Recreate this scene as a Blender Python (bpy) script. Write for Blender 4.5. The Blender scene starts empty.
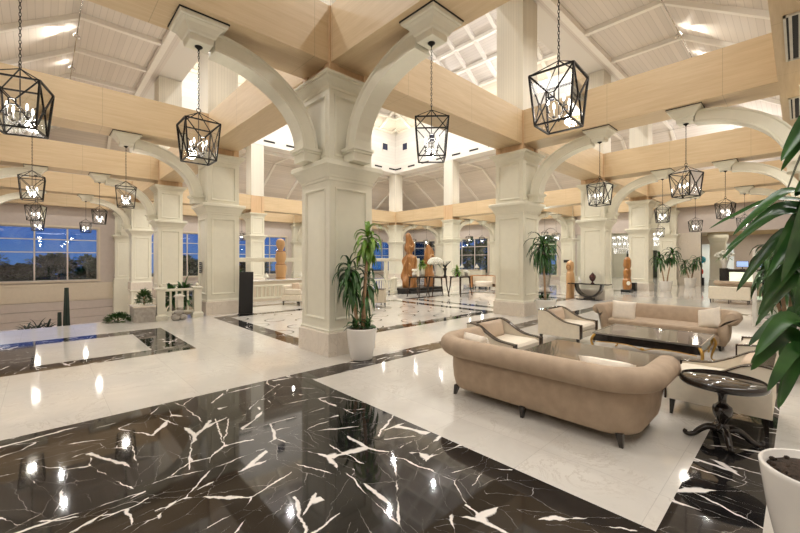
import bpy, math, random
from mathutils import Vector, Matrix
random.seed(7)
C = bpy.context.scene.collection
PI = math.pi
R = math.radians
# ------------------------------------------------------------------ helpers
class MB:
    """collects geometry, builds ONE mesh object"""
    def __init__(s, M=None):
        s.v = []; s.f = []; s.sm = []; s.mi = []; s.M = M; s.cur = 0
    def add(s, vs, fs, smooth=False):
        o = len(s.v)
        for v in vs:
            v = Vector(v)
            if s.M is not None: v = s.M @ v
            s.v.append(v[:])
        for f in fs:
            s.f.append([i + o for i in f]); s.sm.append(smooth); s.mi.append(s.cur)
        return s
    def box(s, x0, y0, z0, x1, y1, z1, b=0.0):
        if b <= 0:
            vs = [(x, y, z) for z in (z0, z1) for y in (y0, y1) for x in (x0, x1)]
            return s.add(vs, [(0,2,3,1),(4,5,7,6),(0,1,5,4),(2,6,7,3),(0,4,6,2),(1,3,7,5)])
        hx, hy = (x1-x0)/2, (y1-y0)/2
        cx, cy = (x0+x1)/2, (y0+y1)/2
        def loop(i, z):
            a, c = hx - i, hy - i
            k = min(b, a*.9, c*.9)
            return [(cx+px, cy+py, z) for px, py in
                    ((-a+k,-c),(a-k,-c),(a,-c+k),(a,c-k),(a-k,c),(-a+k,c),(-a,c-k),(-a,-c+k))]
        return s.loft([loop(b, z0), loop(0, z0+b), loop(0, z1-b), loop(b, z1)], cap=True)
    def loft(s, loops, cap=True, smooth=False, ring=True, closed=False):
        n = len(loops[0]); vs = [p for l in loops for p in l]; fs = []
        m = len(loops)
        for i in range(m if closed else m-1):
            j = (i+1) % m
            for k in range(n if ring else n-1):
                q = (k+1) % n
                fs.append((i*n+k, i*n+q, j*n+q, j*n+k))
        if cap and not closed and ring:
            fs.append(tuple(range(n-1, -1, -1))); fs.append(tuple(range((m-1)*n, m*n)))
        return s.add(vs, fs, smooth)
    def squares(s, cx, cy, prof, cap=True):
        return s.loft([[(cx-h,cy-h,z),(cx+h,cy-h,z),(cx+h,cy+h,z),(cx-h,cy+h,z)] for h, z in prof], cap)
    def lathe(s, prof, c=(0,0,0), seg=24, smooth=True, cap=True):
        return s.loft([[(c[0]+r*math.cos(2*PI*k/seg), c[1]+r*math.sin(2*PI*k/seg), c[2]+z) for k in range(seg)] for r, z in prof], cap, smooth)
    def tube(s, path, r, seg=8, smooth=True, cap=True, closed=False):
        P = [Vector(p) for p in path]; n = len(P)
        rr = r if isinstance(r, (list, tuple)) else [r]*n
        loops = []; up = None
        for i in range(n):
            if closed: t = P[(i+1) % n] - P[i-1]
            else: t = P[min(i+1, n-1)] - P[max(i-1, 0)]
            t.normalize()
            if up is None:
                up = Vector((0,0,1)) if abs(t.z) < .9 else Vector((1,0,0))
            a = t.cross(up)
            if a.length < 1e-6: a = t.orthogonal()
            a.normalize(); b = a.cross(t).normalized(); up = b
            loops.append([P[i] + rr[i]*(math.cos(2*PI*k/seg)*a + math.sin(2*PI*k/seg)*b) for k in range(seg)])
        return s.loft(loops, cap, smooth, closed=closed)
    def bar(s, p, q, w, h=None):
        """square bar from p to q"""
        h = h or w
        p, q = Vector(p), Vector(q); t = (q-p).normalized()
        up = Vector((0,0,1)) if abs(t.z) < .95 else Vector((1,0,0))
        a = t.cross(up).normalized(); b = a.cross(t).normalized()
        def lp(c): return [c - a*w/2 - b*h/2, c + a*w/2 - b*h/2, c + a*w/2 + b*h/2, c - a*w/2 + b*h/2]
        return s.loft([lp(p), lp(q)])
    def ball(s, c, rx, ry=None, rz=None, seg=12, rings=8):
        ry = ry or rx; rz = rz or rx
        return s.loft([[(c[0]+rx*math.sin(t)*math.cos(2*PI*k/seg), c[1]+ry*math.sin(t)*math.sin(2*PI*k/seg), c[2]-rz*math.cos(t)) for k in range(seg)]
                       for t in [max(.02, min(PI-.02, PI*i/rings)) for i in range(rings+1)]], True, True)
    def build(s, name, mat, parent=None, label=None):
        me = bpy.data.meshes.new(name)
        me.from_pydata(s.v, [], s.f); 
        for m in (mat if isinstance(mat, (list, tuple)) else [mat]): me.materials.append(m)
        me.polygons.foreach_set('use_smooth', s.sm)
        me.polygons.foreach_set('material_index', s.mi)
        me.update()
        o = bpy.data.objects.new(name, me); C.objects.link(o)
        if parent: o.parent = parent
        if label: o['label'] = label
        return o
def tag(o, label, cat, group=None, kind=None):
    o['label'] = label; o['category'] = cat
    if group: o['group'] = group
    if kind: o['kind'] = kind
    return o
def struct(o): o['kind'] = 'structure'; return o
def thing(name, label, cat, loc=(0,0,0), rz=0, group=None, kind=None):
    o = bpy.data.objects.new(name, None); C.objects.link(o)
    o.empty_display_size = .2
    o.location = loc; o.rotation_euler = (0,0,rz)
    return tag(o, label, cat, group, kind)
def dup(root, loc, rz, label, group=None, scale=None):
    def cp(o, par):
        c = o.copy(); C.objects.link(c)
        if par is not None: c.parent = par
        for ch in list(kids[o.name]): cp(ch, c)
        return c
    kids = {}
    def walk(o):
        kids[o.name] = list(o.children)
        for ch in o.children: walk(ch)
    walk(root)
    r = cp(root, None); r.location = loc; r.rotation_euler = (0,0,rz)
    if scale: r.scale = (scale,)*3
    r['label'] = label
    if group: r['group'] = group
    return r
# ------------------------------------------------------------------ materials
def nt(name):
    m = bpy.data.materials.new(name); m.use_nodes = True
    t = m.node_tree; b = t.nodes['Principled BSDF']
    return m, t, b
def N(t, kind, **kw):
    n = t.nodes.new(kind)
    for k, v in kw.items():
        if k.startswith('i_'): 
            key = k[2:]
            n.inputs[int(key) if key.isdigit() else key.replace('_', ' ')].default_value = v
        else: setattr(n, k, v)
    return n
def L(t, a, b): t.links.new(a, b)
def math_(t, op, a, b=None, c=None):
    n = t.nodes.new('ShaderNodeMath'); n.operation = op
    for i, x in enumerate((a, b, c)):
        if x is None: continue
        if isinstance(x, (int, float)): n.inputs[i].default_value = x
        else: L(t, x, n.inputs[i])
    return n.outputs[0]
def mixc(t, fac, a, b):
    n = t.nodes.new('ShaderNodeMix'); n.data_type = 'RGBA'
    for i, x in ((0, fac), (6, a), (7, b)):
        if isinstance(x, (int, float)): n.inputs[i].default_value = x
        elif isinstance(x, tuple): n.inputs[i].default_value = x if len(x) == 4 else (*x, 1)
        else: L(t, x, n.inputs[i])
    return n.outputs[2]
def ramp(t, x, stops):
    n = t.nodes.new('ShaderNodeValToRGB'); e = n.color_ramp.elements
    while len(e) < len(stops): e.new(.5)
    for el, (p, c) in zip(e, stops):
        el.position = p; el.color = (*c, 1) if len(c) == 3 else c
    L(t, x, n.inputs[0]); return n.outputs[0]
def coord(t, scale=(1,1,1), loc=(0,0,0)):
    c = N(t, 'ShaderNodeTexCoord'); m = N(t, 'ShaderNodeMapping')
    m.inputs['Scale'].default_value = scale; m.inputs['Location'].default_value = loc
    L(t, c.outputs['Object'], m.inputs[0]); return m.outputs[0]
def plain(name, col, rough=.5, metal=0, var=.06, scale=6, spec=.5, bump=0, coat=0):
    """base colour with a slight mottling"""
    m, t, b = nt(name)
    n = N(t, 'ShaderNodeTexNoise', i_Scale=scale, i_Detail=4)
    L(t, coord(t), n.inputs['Vector'])
    lo = tuple(c*(1-var) for c in col); hi = tuple(min(1, c*(1+var)) for c in col)
    L(t, ramp(t, n.outputs[0], [(.3, lo), (.7, hi)]), b.inputs['Base Color'])
    b.inputs['Roughness'].default_value = rough; b.inputs['Metallic'].default_value = metal
    b.inputs['Specular IOR Level'].default_value = spec
    b.inputs['Coat Weight'].default_value = coat
    if bump:
        bn = N(t, 'ShaderNodeBump', i_Strength=bump, i_Distance=.01)
        n2 = N(t, 'ShaderNodeTexNoise', i_Scale=scale*12, i_Detail=3); L(t, coord(t), n2.inputs['Vector'])
        L(t, n2.outputs[0], bn.inputs['Height']); L(t, bn.outputs[0], b.inputs['Normal'])
    return m
def emit(name, col, strength):
    m, t, b = nt(name)
    b.inputs['Base Color'].default_value = (*col, 1)
    b.inputs['Emission Color'].default_value = (*col, 1); b.inputs['Emission Strength'].default_value = strength
    return m
def wood(name, axis, c0, c1, joint=2.26, rough=.45):
    m, t, b = nt(name)
    sc = {'x': (.35, 6, 6), 'y': (6, .35, 6), 'z': (6, 6, .35)}[axis]
    n = N(t, 'ShaderNodeTexNoise', i_Scale=2.2, i_Detail=6, i_Roughness=.6, i_Distortion=.3); L(t, coord(t, sc), n.inputs['Vector'])
    n2 = N(t, 'ShaderNodeTexNoise', i_Scale=9, i_Detail=3); L(t, coord(t, sc), n2.inputs['Vector'])
    f = math_(t, 'ADD', math_(t, 'MULTIPLY', n.outputs[0], .7), math_(t, 'MULTIPLY', n2.outputs[0], .3))
    col = ramp(t, f, [(.32, c0), (.68, c1)])
    if joint:
        s = N(t, 'ShaderNodeSeparateXYZ'); L(t, coord(t), s.inputs[0])
        fr = math_(t, 'FRACT', math_(t, 'DIVIDE', s.outputs['xyz'.index(axis)], joint))
        ln = math_(t, 'LESS_THAN', math_(t, 'ABSOLUTE', math_(t, 'SUBTRACT', fr, .5)), .0022)
        col = mixc(t, math_(t, 'MULTIPLY', ln, .45), col, tuple(c*.45 for c in c0))
    L(t, col, b.inputs['Base Color'])
    b.inputs['Roughness'].default_value = rough
    return m
def planks(name, axis, col, pitch=.15, dark=.72):
    m, t, b = nt(name)
    s = N(t, 'ShaderNodeSeparateXYZ'); L(t, coord(t), s.inputs[0])
    if axis == 'd': x = math_(t, 'ADD', s.outputs[0], s.outputs[1])
    else: x = s.outputs['xyz'.index(axis)]
    q = math_(t, 'DIVIDE', x, pitch)
    ln = math_(t, 'LESS_THAN', math_(t, 'FRACT', q), .09)
    wn = N(t, 'ShaderNodeTexWhiteNoise', noise_dimensions='1D'); L(t, math_(t, 'FLOOR', q), wn.inputs['W'])
    c = mixc(t, wn.outputs[0], tuple(k*.93 for k in col), tuple(min(1, k*1.03) for k in col))
    L(t, mixc(t, math_(t, 'MULTIPLY', ln, 1-dark), c, tuple(k*.35 for k in col)), b.inputs['Base Color'])
    b.inputs['Roughness'].default_value = .55
    return m
def glass(name, tint=(1,1,1), refl=.12, rough=.02):
    m, t, b = nt(name); t.nodes.remove(b)
    tr = N(t, 'ShaderNodeBsdfTransparent'); tr.inputs[0].default_value = (*tint, 1)
    gl = N(t, 'ShaderNodeBsdfGlossy'); gl.inputs['Roughness'].default_value = rough
    fr = N(t, 'ShaderNodeFresnel', i_IOR=1.5)
    mx = N(t, 'ShaderNodeMixShader')
    L(t, math_(t, 'ADD', math_(t, 'MULTIPLY', fr.outputs[0], .9), refl), mx.inputs[0])
    L(t, tr.outputs[0], mx.inputs[1]); L(t, gl.outputs[0], mx.inputs[2])
    L(t, mx.outputs[0], t.nodes['Material Output'].inputs[0])
    return m
def tile_grid(t, pitch, width, ox=0., oy=0.):
    s = N(t, 'ShaderNodeSeparateXYZ'); L(t, coord(t, (1,1,1), (ox, oy, 0)), s.inputs[0])
    out = []
    for i in (0, 1):
        fr = math_(t, 'FRACT', math_(t, 'DIVIDE', s.outputs[i], pitch))
        out.append(math_(t, 'LESS_THAN', fr, width/pitch))
    ids = N(t, 'ShaderNodeCombineXYZ')
    for i in (0, 1): L(t, math_(t, 'FLOOR', math_(t, 'DIVIDE', s.outputs[i], pitch)), ids.inputs[i])
    return math_(t, 'MAXIMUM', *out), ids.outputs[0]
def white_marble(name, base=(.64,.61,.555), vein=(.42,.37,.31), rough=.07, tile=.9):
    m, t, b = nt(name)
    ln, ids = tile_grid(t, tile, .004, .35, .2)
    wn = N(t, 'ShaderNodeTexWhiteNoise', noise_dimensions='3D'); L(t, ids, wn.inputs['Vector'])
    off = N(t, 'ShaderNodeVectorMath', operation='MULTIPLY_ADD'); L(t, wn.outputs['Color'], off.inputs[0])
    off.inputs[1].default_value = (13, 13, 13); L(t, coord(t), off.inputs[2])
    n1 = N(t, 'ShaderNodeTexNoise', i_Scale=1.1, i_Detail=8, i_Roughness=.62, i_Distortion=1.2); L(t, off.outputs[0], n1.inputs['Vector'])
    n2 = N(t, 'ShaderNodeTexNoise', i_Scale=2.3, i_Detail=10, i_Roughness=.7, i_Distortion=2.0); L(t, off.outputs[0], n2.inputs['Vector'])
    v = math_(t, 'ABSOLUTE', math_(t, 'SUBTRACT', n2.outputs[0], .5))
    vm = ramp(t, v, [(0, (1,1,1)), (.022, (0,0,0))])
    mask = ramp(t, n1.outputs[0], [(.46, (0,0,0)), (.62, (1,1,1))])
    col = ramp(t, n1.outputs[0], [(.3, tuple(c*.91 for c in base)), (.7, tuple(min(1, c*1.05) for c in base))])
    col = mixc(t, math_(t, 'MULTIPLY', math_(t, 'MULTIPLY', vm, mask), .7), col, vein)
    col = mixc(t, math_(t, 'MULTIPLY', wn.outputs[0], .08), col, tuple(c*.7 for c in base))
    col = mixc(t, math_(t, 'MULTIPLY', ln, .45), col, tuple(c*.5 for c in base))
    L(t, col, b.inputs['Base Color'])
    b.inputs['Roughness'].default_value = rough
    return m
def black_marble(name):
    m, t, b = nt(name)
    ln, ids = tile_grid(t, .9, .004, .35, .2)
    wn = N(t, 'ShaderNodeTexWhiteNoise', noise_dimensions='3D'); L(t, ids, wn.inputs['Vector'])
    # each slab is cut from another place and turned its own way
    ro = N(t, 'ShaderNodeVectorRotate', rotation_type='Z_AXIS')
    L(t, coord(t), ro.inputs['Vector']); L(t, math_(t, 'MULTIPLY', wn.outputs[0], 6.28), ro.inputs['Angle'])
    off = N(t, 'ShaderNodeVectorMath', operation='MULTIPLY_ADD'); L(t, wn.outputs['Color'], off.inputs[0])
    off.inputs[1].default_value = (17, 17, 0); L(t, ro.outputs[0], off.inputs[2])
    base = off.outputs[0]
    def warp(scale, amt):
        n = N(t, 'ShaderNodeTexNoise', i_Scale=scale, i_Detail=4, i_Roughness=.6); L(t, base, n.inputs['Vector'])
        v = N(t, 'ShaderNodeVectorMath', operation='MULTIPLY_ADD'); L(t, n.outputs['Color'], v.inputs[0])
        v.inputs[1].default_value = (amt, amt, 0); L(t, base, v.inputs[2]); return v.outputs[0]
    def veins(vec, scale, stretch, width, lo, hi, mscale):
        mp = N(t, 'ShaderNodeMapping'); mp.inputs['Scale'].default_value = (1, stretch, 1); L(t, vec, mp.inputs[0])
        vo = N(t, 'ShaderNodeTexVoronoi', feature='DISTANCE_TO_EDGE', voronoi_dimensions='2D'); vo.inputs['Scale'].default_value = scale
        L(t, mp.outputs[0], vo.inputs['Vector'])
        mk = N(t, 'ShaderNodeTexNoise', i_Scale=mscale, i_Detail=2); L(t, base, mk.inputs['Vector'])
        wm = ramp(t, mk.outputs[0], [(lo, (0,0,0)), (hi, (1,1,1))])
        # the vein narrows to nothing where the mask fades
        d = math_(t, 'DIVIDE', vo.outputs['Distance'], math_(t, 'ADD', math_(t, 'MULTIPLY', wm, width), .0004))
        return ramp(t, d, [(.55, (1,1,1)), (1., (0,0,0))])
    a = veins(warp(4.2, .11), 1.5, .40, .027, .475, .59, 2.8)
    c = veins(warp(7.0, .08), 2.6, .34, .018, .445, .585, 3.4)
    e = veins(warp(9.0, .08), 5.5, .4, .011, .44, .66, 2.4)
    f = math_(t, 'MAXIMUM', math_(t, 'MAXIMUM', a, c), math_(t, 'MULTIPLY', e, .4))
    n1 = N(t, 'ShaderNodeTexNoise', i_Scale=1.7, i_Detail=8, i_Roughness=.7); L(t, base, n1.inputs['Vector'])
    dark = ramp(t, n1.outputs[0], [(.35, (.006,.0055,.006)), (.75, (.032,.029,.027))])
    col = mixc(t, f, dark, (.80,.76,.72))
    col = mixc(t, math_(t, 'MULTIPLY', ln, .6), col, (.004,.004,.004))
    L(t, col, b.inputs['Base Color'])
    b.inputs['Roughness'].default_value = .045
    return m
def ring_marble(name):
    """white marble inlaid with thin dark open loops"""
    m = white_marble(name); t = m.node_tree; b = t.nodes['Principled BSDF']
    src = b.inputs['Base Color'].links[0].from_socket
    s = N(t, 'ShaderNodeSeparateXYZ'); L(t, coord(t), s.inputs[0])
    def loops(ox, oy, r0, gap):
        p = 1.36
        u = math_(t, 'SUBTRACT', math_(t, 'FRACT', math_(t, 'DIVIDE', math_(t, 'ADD', s.outputs[0], ox), p)), .5)
        v = math_(t, 'SUBTRACT', math_(t, 'FRACT', math_(t, 'DIVIDE', math_(t, 'ADD', s.outputs[1], oy), p)), .5)
        u = math_(t, 'MULTIPLY', u, p); v = math_(t, 'MULTIPLY', v, p)
        d = math_(t, 'SQRT', math_(t, 'ADD', math_(t, 'MULTIPLY', u, u), math_(t, 'MULTIPLY', v, v)))
        rg = math_(t, 'LESS_THAN', math_(t, 'ABSOLUTE', math_(t, 'SUBTRACT', d, r0)), .017)
        an = math_(t, 'ARCTAN2', v, u)
        return math_(t, 'MULTIPLY', rg, math_(t, 'GREATER_THAN', math_(t, 'ABSOLUTE', math_(t, 'SUBTRACT', an, gap)), .75))
    f = math_(t, 'MAXIMUM', loops(0, 0, .26, .4), loops(.68, .5, .26, -2.4))
    L(t, mixc(t, f, src, (.05,.042,.036)), b.inputs['Base Color'])
    return m
M = {}
M['cream'] = plain('cream_paint', (.73,.70,.575), .38, var=.02)
M['cream_clad'] = planks('cream_cladding', 'd', (.74,.70,.60), .085, .72)
M['white_wall'] = planks('white_cladding', 'z', (.80,.77,.72), .28, .86)
M['plank_x'] = planks('plank_boards_x', 'x', (.69,.64,.59), .17)
M['plank_y'] = planks('plank_boards_y', 'y', (.69,.64,.59), .17)
M['rafter'] = plain('rafter_white', (.82,.79,.74), .45, var=.02)
M['taupe'] = plain('taupe_plaster', (.56,.49,.44), .8, var=.03)
M['beige'] = plain('beige_panel', (.66,.58,.46), .5, var=.03)
M['wood_x'] = wood('maple_veneer_x', 'x', (.565,.415,.24), (.67,.52,.33))
M['wood_y'] = wood('maple_veneer_y', 'y', (.565,.415,.24), (.67,.52,.33))
M['wood_z'] = wood('maple_veneer_z', 'z', (.56,.37,.205), (.66,.47,.29), 0)
M['white_marble'] = white_marble('white_marble')
M['black_marble'] = black_marble('black_marble')
M['ring_marble'] = ring_marble('ring_marble')
M['plinth_marble'] = white_marble('plinth_marble', (.70,.63,.54), (.5,.42,.34), .12, 3.1)
M['black_metal'] = plain('black_iron', (.012,.011,.010), .4, .6, .1)
M['lantern_glass'] = glass('lantern_glass', (.97,.985,1), .035, .03)
M['window_glass'] = glass('window_glass', (.9,.95,1), .05)
M['screen_glass'] = glass('screen_glass', (.9,.96,.93), .05)
M['bulb'] = emit('bulb_glow', (1,.95,.87), 7)
M['spot_lens'] = emit('spot_lens', (1,.93,.82), 60)
M['candle'] = plain('candle_sleeve', (.10,.095,.085), .5)
M['dark'] = plain('dark_slot', (.015,.014,.013), .7)
M['night_pane'] = plain('night_pane', (.02,.025,.06), .1)
M['mullion'] = plain('mullion_paint', (.62,.58,.50), .45)
M['sofa'] = plain('taupe_velvet', (.40,.30,.21), .75, var=.10, scale=9, bump=.15)
M['sofa_dark'] = plain('taupe_piping', (.36,.275,.195), .75)
M['ivory'] = plain('ivory_fabric', (.73,.66,.54), .8, var=.04, scale=14, bump=.2)
M['ivory_cushion'] = plain('ivory_cushion', (.78,.71,.61), .8, var=.05, scale=14, bump=.2)
M['tan'] = plain('tan_cushion', (.55,.43,.32), .75, var=.06)
M['dark_wood'] = wood('dark_walnut', 'x', (.022,.013,.009), (.05,.03,.02), 0, .2)
M['espresso'] = plain('espresso_lacquer', (.016,.012,.010), .12, var=.1, coat=.4)
M['table_top'] = wood('smoked_veneer', 'y', (.10,.075,.055), (.17,.13,.10), 0, .06)
M['round_top'] = wood('black_gloss_veneer', 'y', (.022,.016,.013), (.04,.03,.024), 0, .05)
M['gold'] = plain('gilded_trim', (.50,.30,.08), .3, .9, .12)
M['silver'] = plain('silver_edge', (.6,.58,.55), .2, .9)
M['pot_white'] = plain('white_ceramic', (.78,.75,.70), .18, var=.02)
M['pot_stone'] = plain('pale_stone_pot', (.66,.62,.54), .6, var=.06, scale=20)
M['soil'] = plain('soil', (.055,.035,.022), .95, var=.5, scale=40, bump=.8)
M['bark'] = plain('dracaena_bark', (.36,.23,.13), .8, var=.2, scale=18, bump=.4)
def leafmat(name, a, b_, rough=.32):
    m, t, b = nt(name)
    n = N(t, 'ShaderNodeTexNoise', i_Scale=5, i_Detail=3); L(t, coord(t), n.inputs['Vector'])
    L(t, ramp(t, n.outputs[0], [(.35, a), (.65, b_)]), b.inputs['Base Color'])
    b.inputs['Roughness'].default_value = rough
    return m
M['leaf'] = leafmat('leaf_green', (.018,.065,.014), (.05,.14,.03))
M['leaf_deep'] = leafmat('leaf_deep', (.018,.06,.014), (.045,.13,.03), .22)
M['leaf_lime'] = leafmat('leaf_lime', (.12,.26,.03), (.22,.36,.05))
M['hedge'] = leafmat('hedge_green', (.02,.07,.012), (.07,.16,.03), .6)
M['carved'] = wood('carved_timber', 'z', (.20,.075,.018), (.50,.24,.075), 0, .3)
M['carved_pale'] = wood('carved_timber_pale', 'z', (.50,.28,.12), (.62,.38,.18), 0, .45)
M['flower'] = plain('white_petals', (.82,.81,.72), .6, var=.08, scale=30)
M['stone'] = plain('grey_stone', (.38,.35,.31), .8, var=.2, scale=12, bump=.3)
M['sign_black'] = plain('sign_black', (.01,.01,.01), .35)
M['sign_white'] = plain('sign_white', (.8,.8,.78), .5)
M['crystal'] = glass('crystal', (.93,.95,.97), .30, .08)
M['desk_glow'] = emit('backlit_onyx', (.80,.86,.66), .9)
M['vase_red'] = plain('dark_red_glaze', (.055,.014,.012), .12)
M['cyan'] = plain('cyan_enamel', (.02,.45,.60), .35)
M['red'] = plain('red_enamel', (.55,.06,.02), .4)
M['screen_blue'] = emit('monitor_glow', (.35,.5,.8), .8)
M['cactus'] = plain('cactus_green', (.02,.035,.027), .6, var=.2)
M['curtain'] = plain('dark_drapery', (.05,.055,.04), .8, var=.2)
M['ochre'] = plain('ochre_soffit', (.50,.36,.15), .5)
# ------------------------------------------------------------------ setting
X0, Y0, S = 4.14, 6.16, 6.78
def gx(i): return X0 + S*i
def gy(j): return Y0 + S*j
X3, Y3 = gx(3), gy(3)
X4, Y4 = gx(4), gy(4)
XW, YW = -4.7, -2.7                     # the two walls behind the camera
ZB, ZT, ZC = 5.2, 6.2, 9.8              # beam soffit, beam top, aisle ceiling
# floor: one slab whose marble inlay follows the straight joints
def floor():
    xs = {-4.7, 2.79, 4.9, 31.5, 43, 15.6, 16.05, -.75, -.1, 1.5, 2.15}
    ys = {YW, .16, .62, 4.75, 5.17, 13.05, 33.3, 7.97, 8.42, 10.5, 11.0}
    bays = []
    for i, (a, b) in enumerate(((3.65, 10.9), (11.55, 17.0), (18.35, 23.7))):
        for j, (c, d) in enumerate(((6.82, 11.95), (13.6, 18.9), (20.4, 25.7))):
            a2 = max(a, 5.3) if j else a
            bays.append((a2, c, b, d)); xs.update((a2, a2+.4, b-.4, b)); ys.update((c, c+.38, d-.38, d))
    xs, ys = sorted(xs), sorted(ys)
    m = MB(); idx = {}
    def v(x, y, z=0):
        k = (x, y, z)
        if k not in idx: idx[k] = len(m.v); m.v.append((x, y, z))
        return idx[k]
    def mat(x, y):
        if x < 2.79 and .16 < y < 5.17 : return 1
        if 2.79 < x < 16.05 and .16 < y < 5.17:
            return 1 if (y < .62 or y > 4.75 or x > 15.6) else 0
        if -.75 < x < 2.15 and 7.97 < y < 11:
            return 0 if (-.1 < x < 1.5 and 8.42 < y < 10.5) else 1
        for a, c, b, d in bays:
            if a < x < b and c < y < d:
                return 2 if (a+.4 < x < b-.4 and c+.38 < y < d-.38) else 1
        return 0
    def void(x, y): return x < 4.9 and 13.05 < y < 33.3
    for i in range(len(xs)-1):
        for j in range(len(ys)-1):
            cx, cy = (xs[i]+xs[i+1])/2, (ys[j]+ys[j+1])/2
            if void(cx, cy): continue
            m.f.append([v(xs[i], ys[j]), v(xs[i+1], ys[j]), v(xs[i+1], ys[j+1]), v(xs[i], ys[j+1])])
            m.sm.append(False); m.mi.append(mat(cx, cy))
    # slab edges round the stair well
    m.cur = 0
    m.add([(-4.7,13.05,0),(4.9,13.05,0),(4.9,13.05,-.35),(-4.7,13.05,-.35)], [(0,1,2,3)])
    m.add([(4.9,13.05,0),(4.9,33.3,0),(4.9,33.3,-.35),(4.9,13.05,-.35)], [(0,1,2,3)])
    return struct(m.build('floor', [M['white_marble'], M['black_marble'], M['ring_marble']]))
floor()
struct(MB().box(-4.7, 13.05, -2.6, 4.9, 33.3, -2.5).build('floor_lower', M['taupe']))
struct(MB().box(4.9, 13.05, -2.5, 5.0, 33.3, -.36).build('wall_stairwell', M['beige']))
struct(MB().box(-4.7, 12.95, -2.5, 4.9, 13.04, -.36).build('wall_stairwell_near', M['beige']))

# ---- columns
def face_panel(m, cx, cy, half, z0, z1, faces=(0,1,2,3), inset=.12):
    for k in faces:
        a = PI/2*k; co, si = math.cos(a), math.sin(a)
        def P(u, w, z): return (cx + co*w - si*u, cy + si*w + co*u, z)
        def rect(ins, w): 
            u = half - ins; return [P(-u, w, z0+ins), P(u, w, z0+ins), P(u, w, z1-ins), P(-u, w, z1-ins)]
        m.loft([rect(0, half), rect(inset, half), rect(inset+.008, half+.014), rect(inset+.03, half+.014), rect(inset+.05, half-.016), rect(inset+.07, half-.02)], cap=False)
        r = rect(inset+.07, half-.02); m.add(r, [(0,1,2,3)])
H = .48
def column(i, j, label=None, faces=(0,1,2,3), upper=True, below=False, half=None, kind='thing'):
    cx, cy = gx(i), gy(j)
    if label: root = thing('column', label, 'column', (cx, cy, 0), group='panelled lobby columns', kind='structure')
    else:
        root = bpy.data.objects.new('column', None); C.objects.link(root); root.location = (cx, cy, 0); root['kind'] = 'structure'
    MB().squares(0, 0, [(.53, 0), (.53, .40), (.515, .42), (.5, .42)]).build('plinth', M['plinth_marble'], root)
    m = MB().squares(0, 0, [(.5, .42), (.5, .45), (.485, .47), (.48, .5)], False)
    face_panel(m, 0, 0, H, .5, 3.12, faces)
    m.build('shaft', M['cream'], root)
    MB().squares(0, 0, [(.47, 3.1), (.495, 3.12), (.495, 3.16), (.515, 3.18), (.525, 3.21), (.55, 3.26), (.585, 3.32), (.62, 3.355), (.635, 3.36), (.635, 3.43), (.62, 3.45), (.48, 3.452)]).build('ledge', M['cream'], root)
    m = MB(); face_panel(m, 0, 0, H-.005, 3.452, 4.76, faces, .10)
    m.build('upper_shaft', M['cream'], root)
    MB().squares(0, 0, [(.47, 4.72), (.49, 4.74), (.49, 4.78), (.51, 4.8), (.53, 4.84), (.575, 4.885), (.6, 4.9), (.6, 4.93), (.63, 4.945), (.63, 4.98), (.48, 4.982)]).build('capital', M['cream'], root)
    m = MB()
    for k in (-1, 1):
        for q in (-1, 1): m.box(min(k*.30, k*.47), min(q*.30, q*.47), 4.982, max(k*.30, k*.47), max(q*.30, q*.47), ZT-.01)
    m.box(-.43, -.43, 4.982, .43, .43, ZT-.012)
    m.build('timber_block', M['wood_z'], root)
    if upper:
        MB().box(-.45, -.45, ZT-.01, .45, .45, 9.78).build('upper_post', M['cream_clad'], root)
    if below:
        m = MB().squares(0, 0, [(.6, -2.5), (.6, -2.2), (.54, -2.15), (.5, -1.6)], False)
        face_panel(m, 0, 0, .5, -1.6, -.1, faces); m.squares(0, 0, [(.5, -.1), (.55, -.08), (.55, 0)])
        m.build('pedestal', M['cream'], root)
    return root
LAB = {
 (0,0): 'broad cream panelled column nearest the camera, potted dracaena at its foot',
 (1,0): 'cream panelled column behind the two ivory armchairs, tall dracaena beside it',
 (2,0): 'cream panelled column with a dark arched console table against it',
 (3,0): 'cream panelled column with a small black box and a dracaena at its foot',
 (0,1): 'cream panelled column with black plaques, beside the short balustrade and leaning dark board',
 (0,2): 'cream column rising directly behind the short balustrade with the leafy plant',
 (0,3): 'cream column on a tall panelled pedestal behind the clipped green bush in the stairwell',
 (1,3): 'slim distant column past the white railing, behind the leaning dark board and the tall totem',
 (2,3): 'distant atrium column hidden behind the nearest column',
 (3,3): 'distant column at the inner corner of the atrium, beside the tallest carved sculpture',
 (3,2): 'distant column rising behind the dark tables with the flower vases',
 (3,1): 'distant column mostly hidden behind the second column and its dracaena',
}
for (i, j), lab in LAB.items():
    column(i, j, lab, below=(i == 0 and j >= 2))
for i in (1, 2, 3): column(i, -1, None, upper=False)

# ---- timber beams with their arch ribs and corbels
BW = .44
def rib(m, ox, oy, dx, dy):
    n = 14; loops = []
    px, py = -dy, dx
    for k in range(n+1):
        t = R(2 + 84*k/n)
        cs, cz = 2.38, 3.66
        ci, si = math.cos(t), math.sin(t)
        def P(off, w):
            s = cs - (1.72 + off)*ci; z = cz + (1.31 + off)*si
            return (ox + dx*s + px*w, oy + dy*s + py*w, z)
        W = .165; T = .145
        loops.append([P(T, -W), P(T, W), P(T-.03, W), P(T-.05, W-.02), P(-T+.05, W-.02), P(-T+.03, W), P(-T, W), P(-T, -W), P(-T+.03, -W), P(-T+.05, -W+.02), P(T-.05, -W+.02), P(T-.03, -W)])
    m.loft(loops)
def orient_box(m, ox, oy, dx, dy, s0, s1, w, z0, z1):
    px, py = -dy, dx
    a = (ox+dx*s0 - px*w, oy+dy*s0 - py*w); b = (ox+dx*s1 + px*w, oy+dy*s1 + py*w)
    m.box(min(a[0],b[0]), min(a[1],b[1]), z0, max(a[0],b[0]), max(a[1],b[1]), z1)
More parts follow.
